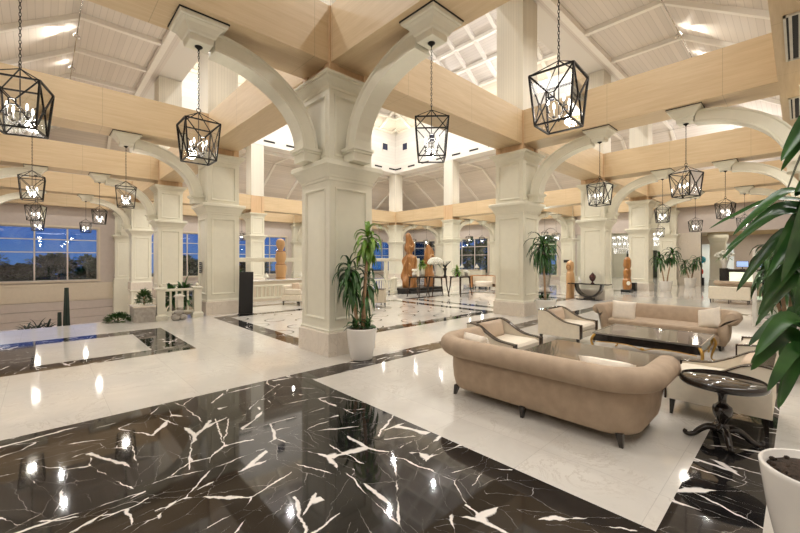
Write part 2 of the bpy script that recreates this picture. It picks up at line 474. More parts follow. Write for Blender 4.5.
def arch_set(beam, ox, oy, dx, dy, full=True):
    if full: m = MB(); rib(m, ox, oy, dx, dy); m.build('arch_rib', M['cream'], beam)
    m = MB(); orient_box(m, ox, oy, dx, dy, .474, .80, .185, 3.452, 3.60)
    orient_box(m, ox, oy, dx, dy, .474, .83, .205, 3.60, 3.64); orient_box(m, ox, oy, dx, dy, .474, .86, .23, 3.64, 3.69)
    if full: m.build('spring_block', M['cream'], beam)
    cx, cy = ox + dx*2.45, oy + dy*2.45
    m = MB().squares(cx, cy, [(.14, 4.88), (.155, 4.885), (.165, 4.93), (.165, 4.97), (.19, 4.985), (.205, 5.02), (.25, 5.085), (.285, 5.115), (.285, 5.125), (.315, 5.135), (.325, 5.165), (.325, 5.18)])
    m.build('corbel', M['cream'], beam)
    MB().squares(cx, cy, [(.335, 5.18), (.335, 5.199)]).build('shadow_line_plate', M['dark'], beam)  # solid dark plate, its colour stands for the shade line above the corbel
def beam(axis, fixed, a, b, arches=(), bare=(), width=BW, z0=ZB, z1=ZT, bottomfix=0):
    m = MB()
    if axis == 'x': m.box(a, fixed-width, z0, b, fixed+width, z1)
    else: m.box(fixed-width, a, z0, fixed+width, b, z1)
    o = struct(m.build('beam', M['wood_'+axis]))
    for (p, sgn) in arches:
        if axis == 'x': arch_set(o, p, fixed, sgn, 0)
        else: arch_set(o, fixed, p, 0, sgn, (p, sgn) not in bare)
    return o
e = .432
for i in range(3):                                        # round the atrium
    beam('x', Y0, gx(i)+e, gx(i+1)-e); beam('x', Y3, gx(i)+e, gx(i+1)-e)
    beam('y', X0, gy(i)+e, gy(i+1)-e); beam('y', X3, gy(i)+e, gy(i+1)-e)
for k in range(4):                                        # out across the aisles
    beam('x', gy(k), XW, X0-e, [(X0, -1), (X0-S, 1)])
    beam('y', gx(k), .3, Y0-e, [(Y0, -1), (Y0-S, 1)], bare=[(Y0-S, 1)] if k == 0 else [])
    beam('x', gy(k), X3+e, X4-.47, [(X3, 1), (X4, -1)])
    beam('y', gx(k), Y3+e, Y4-.47, [(Y3, 1), (Y4, -1)])
struct(MB().box(XW, -1.6, ZB, X4, .3, ZT).build('beam', M['wood_x']))
for k in range(4):
    a, b = (gx(k-1)+.48 if k else XW), gx(k)-.48
    beam('x', Y4, a, b); beam('y', X4, gy(k-1)+.48 if k else .31, gy(k)-.48)
beam('x', Y4, X3+.48, X4-.48); beam('y', X4, Y3+.48, Y4-.48)
# slotted air grilles in the wide soffit
for x in (8.6, 12.6):
    g = thing('air_grille', 'slotted air grille in the timber soffit, ' + ('the larger one at the top right corner' if x < 9 else 'the smaller one just above the big leaves'), 'air grille', (x, -.15, ZB-.001), group='soffit air grilles')
    MB().box(-.85, -.32, -.008, .85, .32, -.001).build('grille_back', M['dark'], g)
    m = MB()
    for s0 in (-.32, .29): m.box(-.88, s0, -.03, .88, s0+.03, 0)
    for s0 in (-.88, .85): m.box(s0, -.32, -.03, s0+.03, .32, 0)
    m.build('grille_frame', M['mullion'], g)
    m = MB()
    for q in range(6): m.box(-.86, -.27+q*.1, -.028, .86, -.235+q*.1, -.004)
    m.build('grille_slat', M['mullion'], g)

# ---- far pilasters, walls and windows
def pilaster(cx, cy, below=False):
    z0 = -2.5 if below else 0
    m = MB()
    if below: m.squares(cx, cy, [(.56, -2.5), (.56, 0)])
    m.squares(cx, cy, [(.53, 0), (.53, .4), (.5, .42)]); face_panel(m, cx, cy, H, .42, 3.12)
    m.squares(cx, cy, [(.49, 3.1), (.5, 3.18), (.55, 3.26), (.63, 3.36), (.63, 3.44), (.48, 3.452)])
    face_panel(m, cx, cy, H-.005, 3.452, 4.76); m.squares(cx, cy, [(.48, 4.74), (.53, 4.84), (.63, 4.945), (.63, 4.98), (.47, 4.982), (.47, ZT)])
    return struct(m.build('pilaster', M['cream']))
for k in range(5):
    if k: pilaster(X4, gy(k-1) if k < 5 else Y4)
for k in range(4): pilaster(gx(k), Y4, k == 0)
pilaster(X4, Y4)
def wall(name, axis, fixed, a, b, z0, z1, openings, mat, th=.3):
    """openings: (a0, a1, z0, z1); the wall's inner face lies at `fixed`"""
    m = MB()
    def bx(p, q, s, t):
        if q - p < 1e-4 or t - s < 1e-4: return
        if axis == 'x': m.box(p, fixed, s, q, fixed+th, t)
        else: m.box(fixed, p, s, fixed+th, q, t)
    cur = a
    for (p, q, s, t) in sorted(openings):
        bx(cur, p, z0, z1); bx(p, q, z0, s); bx(p, q, t, z1); cur = q
    bx(cur, b, z0, z1)
    return struct(m.build(name, mat))
wn = [0]
def window(axis, fixed, a0, a1, z0, z1, cols, rows):
    wn[0] += 1
    def P(a, o, z): return (a, fixed+o, z) if axis == 'x' else (fixed+o, a, z)
    m = MB(); o = .10
    def bar(a, s, b, t, th=.035):
        p, q = P(a, o-.03, s), P(b, o+.05, t)
        m.box(min(p[0],q[0]), min(p[1],q[1]), s, max(p[0],q[0]), max(p[1],q[1]), t)
    bar(a0, z0, a1, z0+.07); bar(a0, z1-.07, a1, z1); bar(a0, z0+.07, a0+.07, z1-.07); bar(a1-.07, z0+.07, a1, z1-.07)
    for r in rows: bar(a0+.07, r-.03, a1-.07, r+.03)
    for c in range(1, cols):
        x = a0 + (a1-a0)*c/cols; bar(x-.04, z0+.07, x+.04, z1-.07)
    w = struct(m.build('window_%d' % wn[0], M['mullion']))
    g = MB(); p, q = P(a0+.05, o+.005, z0+.05), P(a1-.05, o+.015, z1-.05)
    g.box(min(p[0],q[0]), min(p[1],q[1]), p[2], max(p[0],q[0]), max(p[1],q[1]), q[2])
    g.build('window_glass', M['window_glass'], w)
    f = MB()
    for (aa, bb, s, t) in ((a0-.12, a1+.12, z1, z1+.12), (a0-.12, a0, z0, z1), (a1, a1+.12, z0, z1)):
        p, q = P(aa, -.03, s), P(bb, .03, t); f.box(min(p[0],q[0]), min(p[1],q[1]), s, max(p[0],q[0]), max(p[1],q[1]), t)
    p, q = P(a0-.15, -.10, z0-.07), P(a1+.15, .03, z0)
    f.box(min(p[0],q[0]), min(p[1],q[1]), z0-.07, max(p[0],q[0]), max(p[1],q[1]), z0)
    f.build('window_sill', M['beige'], w)
rows = (2.2, 3.03)
opl = [(-3.55, 2.77, .32, 3.84)]
for k in range(4):
    c = gx(k) + S/2; opl.append((c-2.37, c+2.37, .38, 3.84))
wall('wall_far_left', 'x', Y4, XW, X4+.3, -2.5, 7.6, opl, M['taupe'])
window('x', Y4, -3.55, 2.77, .32, 3.84, 4, rows)
for o in opl[1:]: window('x', Y4, o[0], o[1], .38, 3.84, 3, rows)
# panelled dado and ledges under the big stairwell window
m = MB().box(-4.7, Y4-.12, -1.0, 3.6, Y4-.001, .16)
for a in (-4.0, -1.75, .55):
    for (p, q, u, v) in ((a, -.92, a+2.1, -.86), (a, .02, a+2.1, .08), (a, -.86, a+.06, .02), (a+2.04, -.86, a+2.1, .02)): m.box(p, Y4-.14, q, u, Y4-.121, v)
struct(m.build('trim_stairwell', M['beige']))
m = MB()
for k, z in enumerate((-1.55, -2.1, -2.5)): m.box(-4.7, Y4-.2-.14*k, z, 3.6, Y4-.0015, (-1.0, -1.55, -2.1)[k]-.02)
struct(m.build('trim_ledges', M['taupe']))
opr = []
for k in (1, 2, 3):
    c = gy(k) + S/2; opr.append((c-2.37, c+2.37, .38, 3.84))
opr.append((Y0+.5, gy(1)-.5, 0, 3.7)); opr.append((-2.3, 4.45, 0, 3.5))
wall('wall_far_right', 'y', X4, YW, Y4, 0, 7.6, opr, M['taupe'])
for o in opr[:3]: window('y', X4, *o, 3, rows)
struct(MB().box(X4-.02, 4.45, 0, X4+.32, 5.66, 3.5).build('wall_marble_block', M['plinth_marble']))
struct(MB().box(XW-.3, YW-.3, -2.5, XW, Y4, 7).build('wall_back', M['taupe']))
struct(MB().box(XW, YW-.3, 0, 43, YW, 7).build('wall_right', M['taupe']))

# ---- aisle ceilings: flat beside the atrium, then pitched down to the outer walls
def aisle(name, side, mat, out):
    def P(s, o, z):      # s along the side (0..1 incl. mitre), o = offset outwards
        if side in 'lr':
            y = (Y0-o) + s*((Y3+o)-(Y0-o)); return ((X0-o) if side == 'l' else (X3+o), y, z)
        x = (X0-o) + s*((X3+o)-(X0-o)); return (x, (Y0-o) if side == 'n' else (Y3+o), z)
    zo = ZC - (out-3.25)*.65
    m = MB(); pr = [(.449, ZC), (3.25, ZC), (out, zo)]
    for (o0, z0), (o1, z1) in zip(pr, pr[1:]):
        lo = [P(0,o0,z0), P(1,o0,z0), P(1,o1,z1), P(0,o1,z1)]
        m.add(lo + [(x, y, z+.15) for x, y, z in lo], [(0,1,2,3), (7,6,5,4), (0,3,7,4), (1,5,6,2), (0,4,5,1), (3,2,6,7)])
    root = struct(m.build(name, M[mat]))
    # rafters
    a0, a1 = (Y0, Y3) if side in 'lr' else (X0, X3)
    def Q(a, o, z):
        if side in 'lr': return ((X0-o) if side == 'l' else (X3+o), a, z)
        return (a, (Y0-o) if side == 'n' else (Y3+o), z)
    first = 14.06-4*2.74 if side in 'nf' else 16.2-5*2.71
    k = 0; a = first
    while a < a1 + out:
        # how far the rafter runs before it meets the hip
        lim = 0 if a0 <= a <= a1 else (a0-a if a < a0 else a-a1)
        if lim < out-.3 and a > a0-out:
            mm = MB()
            if lim < 3.2: mm.bar(Q(a, max(.95, lim), ZC-.07), Q(a, 3.25, ZC-.07), .16, .16)
            s = max(3.25, lim); mm.bar(Q(a, s, ZC-.08-(s-3.25)*.65), Q(a, out, zo-.08), .16, .16)
            mm.build('rafter', M['rafter'], root)
        a += 2.72
    mm = MB(); 
    for o in (.85,): mm.bar(Q(a0-.5, o, ZC-.09), Q(a1+.5, o, ZC-.09), .2, .2)
    mm.build('purlin', M['rafter'], root)
    for (e0, e1) in ((0, 0), (1, 1)):
        mm = MB(); mm.bar(P(e0, 3.25, ZC-.05), P(e0, out, zo-.05), .18, .16); mm.bar(P(e0, .3, ZC-.05), P(e0, 3.25, ZC-.05), .18, .16); mm.build('hip_rafter', M['rafter'], root)
    mm = MB(); mm.bar(Q(a0-2, 3.27, ZC-.2), Q(a1+2, 3.27, ZC-.2), .03, .02); mm.build('lamp_wire', M['silver'], root)
aisle('ceiling_left', 'l', 'plank_x', 8.84)
aisle('ceiling_near', 'n', 'plank_y', 8.84)
aisle('ceiling_right', 'r', 'plank_x', 6.9)
aisle('ceiling_far', 'f', 'plank_y', 6.9)

# ---- clad walls above the atrium, with small vents, and the coffered hipped roof
ZR = 13.4
def clerestory(name, side):
    m = MB(); t = .45
    if side == 'l': m.box(X0-t, Y0-t, ZC, X0+t, Y3+t, ZR)
    if side == 'r': m.box(X3-t, Y0-t, ZC, X3+t, Y3+t, ZR)
    if side == 'n': m.box(X0+t, Y0-t, ZC, X3-t, Y0+t, ZR)
    if side == 'f': m.box(X0+t, Y3-t, ZC, X3-t, Y3+t, ZR)
    w = struct(m.build(name, M['white_wall']))
    def F(a, o, z):
        return {'l': (X0+t+o, a, z), 'r': (X3-t-o, a, z), 'n': (a, Y0+t+o, z), 'f': (a, Y3-t-o, z)}[side]
    base = Y0 if side in 'lr' else X0
    sp = []
    for b in range(3):
        for q in (1.75, 5.03):
            c = base + S*b + q
            mm = MB(); p, r = F(c-.3, .0, 11.75), F(c+.3, .012, 12.35)
            mm.box(min(p[0],r[0]), min(p[1],r[1]), 11.75, max(p[0],r[0]), max(p[1],r[1]), 12.35); mm.build('vent_opening', M['night_pane'], w)
            mm = MB()
            for (a, s, d, u) in ((c-.36, 11.69, c+.36, 11.75), (c-.36, 12.35, c+.36, 12.41), (c-.36, 11.75, c-.3, 12.35), (c+.3, 11.75, c+.36, 12.35)):
                p, r = F(a, 0, s), F(d, .05, u); mm.box(min(p[0],r[0]), min(p[1],r[1]), s, max(p[0],r[0]), max(p[1],r[1]), u)
            mm.build('vent_frame', M['rafter'], w)
        for q in range(4):
            c = base + S*b + .85 + q*1.7
            mm = MB(); p, r = F(c-.42, .0, 10.08), F(c+.42, .012, 10.22)
            mm.box(min(p[0],r[0]), min(p[1],r[1]), 10.08, max(p[0],r[0]), max(p[1],r[1]), 10.22); mm.build('air_slot', M['dark'], w)
for n, s in (('wall_left_upper', 'l'), ('wall_right_upper', 'r'), ('wall_near_upper', 'n'), ('wall_far_upper', 'f')): clerestory(n, s)
xc, yc = (X0+X3)/2, (Y0+Y3)/2; hw = (X3-X0)/2 + .5
def roof():
    m = MB(); prs = [(hw, ZR+.3), (2.6, ZR+5.0)]
    lo = [[(xc-h, yc-h, z), (xc+h, yc-h, z), (xc+h, yc+h, z), (xc-h, yc+h, z)] for h, z in prs]
    m.loft(lo, cap=False); m.add(lo[-1], [(0,1,2,3)])
    # upper skin
    up = [[(x, y, z+.2) for x, y, z in l] for l in lo]; m.loft(up, cap=False); m.add(up[-1], [(0,1,2,3)])
    root = struct(m.build('ceiling_atrium', M['plank_x']))
    sl = (prs[1][1]-prs[0][1])/(hw-2.6)
    def Z(d): return prs[0][1] + (hw-d)*sl
    for k in range(6):                     # square ring battens
        d = hw - .3 - k*1.35
        mm = MB()
        q = [(xc-d, yc-d), (xc+d, yc-d), (xc+d, yc+d), (xc-d, yc+d)]
        for a in range(4):
            b = q[(a+1) % 4]; mm.bar((*q[a], Z(d)-.1), (*b, Z(d)-.1), .26, .2)
        mm.build('ring_batten', M['rafter'], root)
    for side in range(4):
        a = PI/2*side; co, si = math.cos(a), math.sin(a)
        for k in range(-6, 7):
            u = k*1.65
            if abs(u) > hw-.4: continue
            d1 = max(2.6, abs(u))
            mm = MB(); f = lambda d: (xc + co*d - si*u, yc + si*d + co*u, Z(d)-.1)
            mm.bar(f(hw-.2), f(d1), .24, .2); mm.build('roof_batten', M['rafter'], root)
roof()
# roof edge closing the gap above the clad walls
m = MB()
m.box(X0-.5, Y0-.5, ZR, X3+.5, Y0-.3, ZR+.5); m.box(X0-.5, Y3+.3, ZR, X3+.5, Y3+.5, ZR+.5)
m.box(X0-.5, Y0-.3, ZR, X0-.3, Y3+.3, ZR+.5); m.box(X3+.3, Y0-.3, ZR, X3+.5, Y3+.3, ZR+.5)
struct(m.build('trim_roof_edge', M['rafter']))
# ---- rooms behind the far right wall
struct(MB().box(X4+.3, Y0-.2, 0, 42, Y0, 5).build('wall_side_room', M['cream']))
struct(MB().box(X4+.3, gy(1), 0, 42, gy(1)+.2, 5).build('wall_side_room_far', M['cream']))
struct(MB().box(42, YW, 0, 42.2, gy(1)+.2, 5).build('wall_side_room_back', M['cream']))
struct(MB().box(X4+.3, Y0, 4.4, 42, gy(1), 4.5).build('ceiling_side_room', M['rafter']))
struct(MB().box(X4+.3, YW, 3.5, 37, Y0-.2, 3.6).build('ceiling_reception', M['ochre']))
struct(MB().box(36.6, YW, 0, 36.8, 3.3, 3.5).build('wall_reception', M['taupe']))
struct(MB().box(36.6, 3.3, 2.9, 36.8, Y0-.2, 3.5).build('wall_reception_header', M['taupe']))
# ---- outside, at dusk
struct(MB().box(-60, Y4+1, -3.2, 120, 160, -3).build('ground_outside', leafmat('lawn', (.01,.03,.012), (.03,.06,.02), .9)))
struct(MB().box(-30, 48, -2.99, 22, 80, -2.95).build('ground_pond', plain('pond_water', (.02,.05,.10), .03)))
struct(MB().box(X4+.4, -60, -.3, 120, Y4+.9, -.05).build('ground_terrace', M['stone']))
# ------------------------------------------------------------------ camera, world, lights
cam = bpy.data.cameras.new('camera'); co = bpy.data.objects.new('camera', cam); C.objects.link(co)
co.location = (0, 0, 1.7); co.rotation_euler = (R(90), 0, -math.atan2(.6868, .7268))
cam.sensor_width = 36; cam.lens = 36*378/800; cam.shift_y = -6.5/800; cam.clip_end = 400
bpy.context.scene.camera = co
sc = bpy.context.scene
sc.view_settings.view_transform = 'Standard'; sc.view_settings.look = 'None'
sc.view_settings.gamma = 1; sc.view_settings.use_curve_mapping = False
sc.view_settings.exposure = 0.09
sc.cycles.use_denoising = True
sc.cycles.max_bounces = 8; sc.cycles.diffuse_bounces = 4; sc.cycles.glossy_bounces = 4; sc.cycles.transparent_max_bounces = 24
sc.cycles.sample_clamp_indirect = 6; sc.cycles.caustics_reflective = False; sc.cycles.caustics_refractive = False
w = bpy.data.worlds.new('dusk'); sc.world = w; w.use_nodes = True
t = w.node_tree; bg = t.nodes['Background']
tc = N(t, 'ShaderNodeTexCoord'); sp = N(t, 'ShaderNodeSeparateXYZ'); L(t, tc.outputs['Generated'], sp.inputs[0])
mp = N(t, 'ShaderNodeMapping'); mp.inputs['Scale'].default_value = (2, 2, 9); L(t, tc.outputs['Generated'], mp.inputs[0])
cl = N(t, 'ShaderNodeTexNoise', i_Scale=2.5, i_Detail=6); L(t, mp.outputs[0], cl.inputs['Vector'])
sky = ramp(t, sp.outputs[2], [(0, (.09,.26,.62)), (.10, (.02,.13,.58)), (.5, (.006,.04,.28))])
L(t, mixc(t, ramp(t, cl.outputs[0], [(.48, (0,0,0)), (.75, (.55,.55,.55))]), sky, (.10,.24,.55)), bg.inputs[0])
bg.inputs[1].default_value = .7
WARM = (1, .90, .76); NEUT = (1, .975, .935)
def light(name, kind, loc, power, col=WARM, size=.1, rot=(0,0,0), **kw):
    l = bpy.data.lights.new(name, kind); l.energy = power; l.color = col
    if kind == 'AREA': l.shape = 'RECTANGLE'; l.size = size[0]; l.size_y = size[1]
    elif kind in ('POINT', 'SPOT'): l.shadow_soft_size = size
    for k, v in kw.items(): setattr(l, k, v)
    o = bpy.data.objects.new(name, l); C.objects.link(o); o.location = loc; o.rotation_euler = rot
    return o
# added spots without fixtures, under aisle ceilings and atrium roof, for even brightness
def down(x, y, z, p): light('ceiling_fill', 'SPOT', (x, y, z), p, NEUT, .07, (0,0,0), spot_size=R(164), spot_blend=.75)
for k in range(9): down(.7, 1.2 + 3.1*k, 9.3, 310)
for k in range(8): down(5.6 + 3.1*k, 2.8, 9.3, 310)
for k in range(7): down(27.6, 6.5 + 3.4*k, 9.3, 330)
for k in range(8): down(2 + 3.4*k, 29.8, 9.3, 330)
for x in (7.5, 11.9, 16.7, 21.1):
    for y in (9.5, 13.9, 18.7, 23.1): down(x, y, 14.9, 620)
# cove strips on top of the clad walls, shining up
for x in (X0+.45, X3-.45): light('cove_strip', 'AREA', (x, yc, ZR+.05), 110, (1,.88,.66), (.3, 19), (PI, 0, 0))
for y in (Y0+.45, Y3-.45): light('cove_strip', 'AREA', (xc, y, ZR+.05), 110, (1,.88,.66), (19, .3), (PI, 0, 0))
# added spots hanging free, aimed up to whiten the coffered roof
for a in (R(45), R(135), R(225), R(315)):
    for q in (-.35, .35): light('roof_fill', 'SPOT', (xc+9*math.cos(a+q), yc+9*math.sin(a+q), 13.0), 340, (1,.97,.99), .2, Vector((-math.cos(a), -math.sin(a), .9)).to_track_quat('-Z', 'Y').to_euler(), spot_size=R(130), spot_blend=.8)
# added upward area lights above beam height, lifting the ceilings
UP = 16
for y in (9.5, 16.3, 23.1): light('upward_fill', 'AREA', (X0, y, 6.4), UP, (1,.95,.92), (.3, 5), (PI, 0, 0)); light('upward_fill', 'AREA', (X3, y, 6.4), UP, (1,.95,.92), (.3, 5), (PI, 0, 0))
for x in (7.5, 14.3, 21.1): light('upward_fill', 'AREA', (x, Y0, 6.4), UP, (1,.95,.92), (5, .3), (PI, 0, 0)); light('upward_fill', 'AREA', (x, Y3, 6.4), UP, (1,.95,.92), (5, .3), (PI, 0, 0))
light('upward_fill', 'AREA', (27.6, 2.6, 6.4), 150, (1,.97,.95), (5, .3), (PI, 0, 0))
light('upward_fill', 'AREA', (gx(3), 2.6, 6.4), 30, (1,.97,.95), (.3, 4), (PI, 0, 0))
# added area fills with no fixtures, low overhead and in the rooms behind
light('overhead_fill', 'AREA', (3.5, -.7, 5.15), 190, NEUT, (9, 1.2))
light('overhead_fill', 'AREA', (14, -.7, 5.15), 160, NEUT, (9, 1.2))
light('overhead_fill', 'AREA', (-3.6, 3, 5.6), 170, NEUT, (1.2, 7))
light('overhead_fill', 'AREA', (-2.5, 22, 5.15), 150, NEUT, (1.2, 14))
light('side_room_light', 'AREA', (36.5, 9.5, 4.3), 150, NEUT, (6, 5))
light('reception_light', 'AREA', (34, 1.5, 3.4), 80, WARM, (3, 5))
light('reception_door_light', 'AREA', (39, 4.6, 3.4), 160, (.9,.95,1), (3, 2))
# ------------------------------------------------------------------ lanterns
def make_lantern(label):
    """origin at the corbel it hangs from (z = 4.88)"""
    r = thing('lantern', label, 'lantern', (0,0,4.88), 0, 'black framed glass lanterns under the beams')
    T, Bm = .235, .19; zt, zb, za = -1.16, -1.70, -.98
    m = MB(); m.lathe([(.004, 0), (.055, 0), (.055, -.012), (.03, -.03), (.012, -.05), (.006, -.07)], seg=14)
    m.build('canopy', M['black_metal'], r)
    m = MB(); n = 22; z0, z1 = -.06, za+.05
    for k in range(n):
        zc = z0 + (z1-z0)*(k+.5)/n; hh = (z0-z1)/n*.68; a = (k % 2)*PI/2
        m.tube([(math.cos(a)*.011*math.cos(t), math.sin(a)*.011*math.cos(t), zc + hh*math.sin(t)) for t in [2*PI*q/8 for q in range(8)]], .0035, 4, closed=True)
    m.build('chain', M['black_metal'], r)
    m = MB(); w = .018
    ct = [(-T,-T,zt), (T,-T,zt), (T,T,zt), (-T,T,zt)]; cb = [(-Bm,-Bm,zb), (Bm,-Bm,zb), (Bm,Bm,zb), (-Bm,Bm,zb)]
    for k in range(4):
        q = (k+1) % 4
        m.bar(ct[k], ct[q], w); m.bar(cb[k], cb[q], w); m.bar(ct[k], cb[k], w); m.bar(ct[k], (0,0,za), .010)
        # crossed bars with a small square ring in the middle
        A, B, Cc, D = map(Vector, (ct[k], ct[q], cb[q], cb[k])); ce = (A+B+Cc+D)/4
        ux = (B-A).normalized(); uz = ((A+B)-(Cc+D)).normalized(); h = .03
        cs = {'A': ce - ux*h + uz*h, 'B': ce + ux*h + uz*h, 'C': ce + ux*h - uz*h, 'D': ce - ux*h - uz*h}
        for p, kk in ((A,'A'), (B,'B'), (Cc,'C'), (D,'D')): m.bar(p, cs[kk], .012)
        for a, b in ('AB', 'BC', 'CD', 'DA'): m.bar(cs[a], cs[b], .012)
    m.tube([(.03*math.cos(t), 0, za+.03+.03*math.sin(t)) for t in [2*PI*q/10 for q in range(10)]], .006, 5, closed=True)
    m.build('frame', M['black_metal'], r)
    m = MB()
    for k in range(4):
        q = (k+1) % 4; f = .985
        pts = [Vector((x*f, y*f, z)) for x, y, z in (ct[k], ct[q], cb[q], cb[k])]
        m.add(pts, [(0,1,2,3)])
    m.build('glass_pane', M['lantern_glass'], r)
    m = MB(); m.tube([(0,0,za), (0,0,zb+.07)], .006, 6); m.lathe([(.004, zb+.045), (.018, zb+.06), (.022, zb+.075), (.01, zb+.10), (.006, zb+.12)], seg=10)
    for k in range(4):
        a = PI/4 + PI/2*k; c, s_ = math.cos(a), math.sin(a)
        m.tube([(c*d, s_*d, zb+z) for d, z in ((.0, .10), (.03, .07), (.07, .07), (.115, .10), (.12, .14))], .005, 6)
        m.lathe([(.004, .135), (.02, .14), (.022, .15), (.012, .155)], (c*.12, s_*.12, zb), 10)
    m.build('candelabra', M['black_metal'], r)
    for k in range(4):
        a = PI/4 + PI/2*k; c = (math.cos(a)*.12, math.sin(a)*.12, zb)
        cd = MB().lathe([(.009, .155), (.009, .225)], c, 8).build('candle', M['candle'], r)
        MB().lathe([(.004, .225), (.011, .24), (.014, .26), (.010, .285), (.003, .305)], c, 8).build('bulb', M['bulb'], cd)
    return r
o1, o2 = 2.45, S-2.45
LN = [ # x, y, yaw in degrees, label
 (X0-o1, Y0, 0, 'black lantern hanging beside the nearest column from the left arched corbel'),
 (X0, Y0-o1, 44, 'black lantern seen square on, hanging right of the nearest column at the top middle'),
 (X0, Y0-o2, 3.8, 'largest black lantern, tilted corner view, at the top right of centre'),
 (X0-o2, Y0, 74.8, 'large black lantern cut off by the left edge of the photo'),
 (X0-o1, gy(1), 82.4, 'black lantern hanging left of the column with the black plaques'),
 (X0-o2, gy(1), 88, 'upper of the lanterns stacked at the far left, below the large cut-off one'),
 (X0-o1, gy(2), 80, 'lantern above the right part of the big dusk window, beside a pale corbel'),
 (X0-o2, gy(2), 70, 'second lantern down in the stack at the far left'),
 (X0-o1, gy(3), 5, 'dim lantern in front of the upper right panes of the big dusk window'),
 (X0-o2, gy(3), 80, 'lowest lantern of the stack at the far left, against the dusk window'),
 (gx(1), Y0-o1, 81.8, 'lantern hanging in front of the column with the arched console table'),
 (gx(1), Y0-o2, 67.5, 'large lantern seen corner on, hanging over the far taupe sofa'),
 (gx(2), Y0-o1, 20, 'bright lantern right of the column that has the small black box'),
 (gx(2), Y0-o2, 80, 'lantern hanging above the reception desk opening, left of the big leaves'),
 (gx(3), Y0-o1, 30, 'small lantern in front of the pale marble wall block'),
 (gx(3), Y0-o2, 75, 'small lantern nearest the big leaves, above the white flower vase'),
 (X3+o1, gy(2), 10, 'left one of two lanterns by the distant window behind the dark flower tables'),
 (X3+o2, gy(2), 30, 'right one of two lanterns by the distant window behind the dark flower tables'),
 (X3+o1, gy(1), 25, 'left one of two lanterns above the distant green-lit window beside the second column'),
 (X3+o2, gy(1), 5, 'right one of two lanterns above the distant green-lit window beside the second column'),
 (X3+o1, gy(3), 50, 'tiny distant lantern just above the tallest carved sculpture'),
 (X3+o2, gy(3), 20, 'tiny distant lantern above the orange carved sculpture'),
 (X3, Y3+o1, 15, 'tiny distant lantern between the nearest column and the first far arch'),
 (gx(1), Y3+o1, 40, 'distant lantern glimpsed beside the column with the plaques, above the leaning dark board'),
 (X3+o2, Y0, 12, 'lower lantern in the pair just right of the column with the small black box'),
]
lp = make_lantern(LN[0][3])
for k, (x, y, a, lab) in enumerate(LN):
    if k == 0: o = lp; o.location = (x, y, 4.88); o.rotation_euler.z = R(a)
    else: o = dup(lp, (x, y, 4.88), R(a), lab)
    light('lantern_light', 'POINT', (x, y, 3.4), 22, (1,.92,.80), .09)
# spotlights clipped to the wires along the ceiling fold
SP = [((X0-3.27, 17.2), 'bright spotlight on the ceiling wire above the big lantern at the left'),
      ((X0-3.27, 20.2), 'small unlit-looking spotlight lower on the left ceiling wire'),
      ((15.9, Y0-3.27), 'upper of the two spotlights on the right ceiling wire'),
      ((18.3, Y0-3.27), 'lower, brighter spotlight just above the timber beam at the right')]
sp0 = None
for k, ((x, y), lab) in enumerate(SP):
    left = k < 2
    if sp0 is None:
        sp0 = thing('spotlight', lab, 'spotlight', (x, y, ZC-.2), 0, 'spotlights on the ceiling wires')
        MB().tube([(0,0,.0), (0,0,-.12)], .02, 8).build('spot_stem', M['silver'], sp0)
        m = MB(Matrix.Translation((0,0,-.16)) @ Matrix.Rotation(R(60), 4, 'Y')); m.lathe([(.03, -.09), (.06, -.06), (.07, .09), (.06, .09)], seg=14); m.build('spot_head', M['silver'], sp0)
        m = MB(Matrix.Translation((0,0,-.16)) @ Matrix.Rotation(R(60), 4, 'Y')); m.lathe([(.001, .088), (.062, .088), (.062, .094), (.001, .094)], seg=14); m.build('spot_lens', M['spot_lens'], sp0)
        o = sp0
    else: o = dup(sp0, (x, y, ZC-.2), 0, lab)
    o.rotation_euler.z = PI if left else -PI/2
    d = Vector((-1, 0, 0)) if left else Vector((0, -1, 0))
    aim = (d*1.0 + Vector((0, 0, -.22))).normalized()
    light('spot_beam', 'SPOT', Vector((x, y, ZC-.36)) + d*.12, (160, 8, 90, 160)[k], (1,.92,.8), .05, aim.to_track_quat('-Z', 'Y').to_euler(), spot_size=R(80), spot_blend=.6)
# ------------------------------------------------------------------ seating
def smooth_path(pts, n=8):
    """Catmull-Rom through pts"""
    P = [Vector(p) if len(p) == 3 else Vector((p[0], p[1], 0)) for p in pts]; out = []
    for i in range(len(P)-1):
        a, b, c, d = P[max(i-1,0)], P[i], P[i+1], P[min(i+2,len(P)-1)]
        for k in range(n):
            t = k/n
            out.append(.5*((2*b)+(c-a)*t+(2*a-5*b+4*c-d)*t*t+(3*b-a-3*c+d)*t**3))
    out.append(P[-1]); return out
def taper_leg(m, x, y, z0, z1, r0, r1, dx=0, dy=0):
    m.loft([[(x+dx*(1-t)+sx*r, y+dy*(1-t)+sy*r, z) for sx, sy in ((-1,-1),(1,-1),(1,1),(-1,1))] for z, r, t in ((z0, r0, 0), (z1, r1, 1))])
def pillow(w, h, d, n=14):
    """square cushion standing in the x-z plane, thickness along y"""
    m = MB(); 
    for sgn in (1, -1):
        vs = []; fs = []
        for i in range(n+1):
            for j in range(n+1):
                u, v = 2*i/n-1, 2*j/n-1
                pin = 1 - .07*(u*u*v*v) ; bow = 1-.06*(1-v*v)*abs(u)**6
                e_ = max(0, (1-u**4)*(1-v**4))**.5
                vs.append((u*w/2*(1-.05*(1-v*v)*u*u), sgn*d/2*e_, v*h/2*(1-.05*(1-u*u)*v*v)))
        for i in range(n):
            for j in range(n):
                q = (i*(n+1)+j, (i+1)*(n+1)+j, (i+1)*(n+1)+j+1, i*(n+1)+j+1)
                fs.append(q if sgn < 0 else q[::-1])
        m.add(vs, fs, True)
    return m
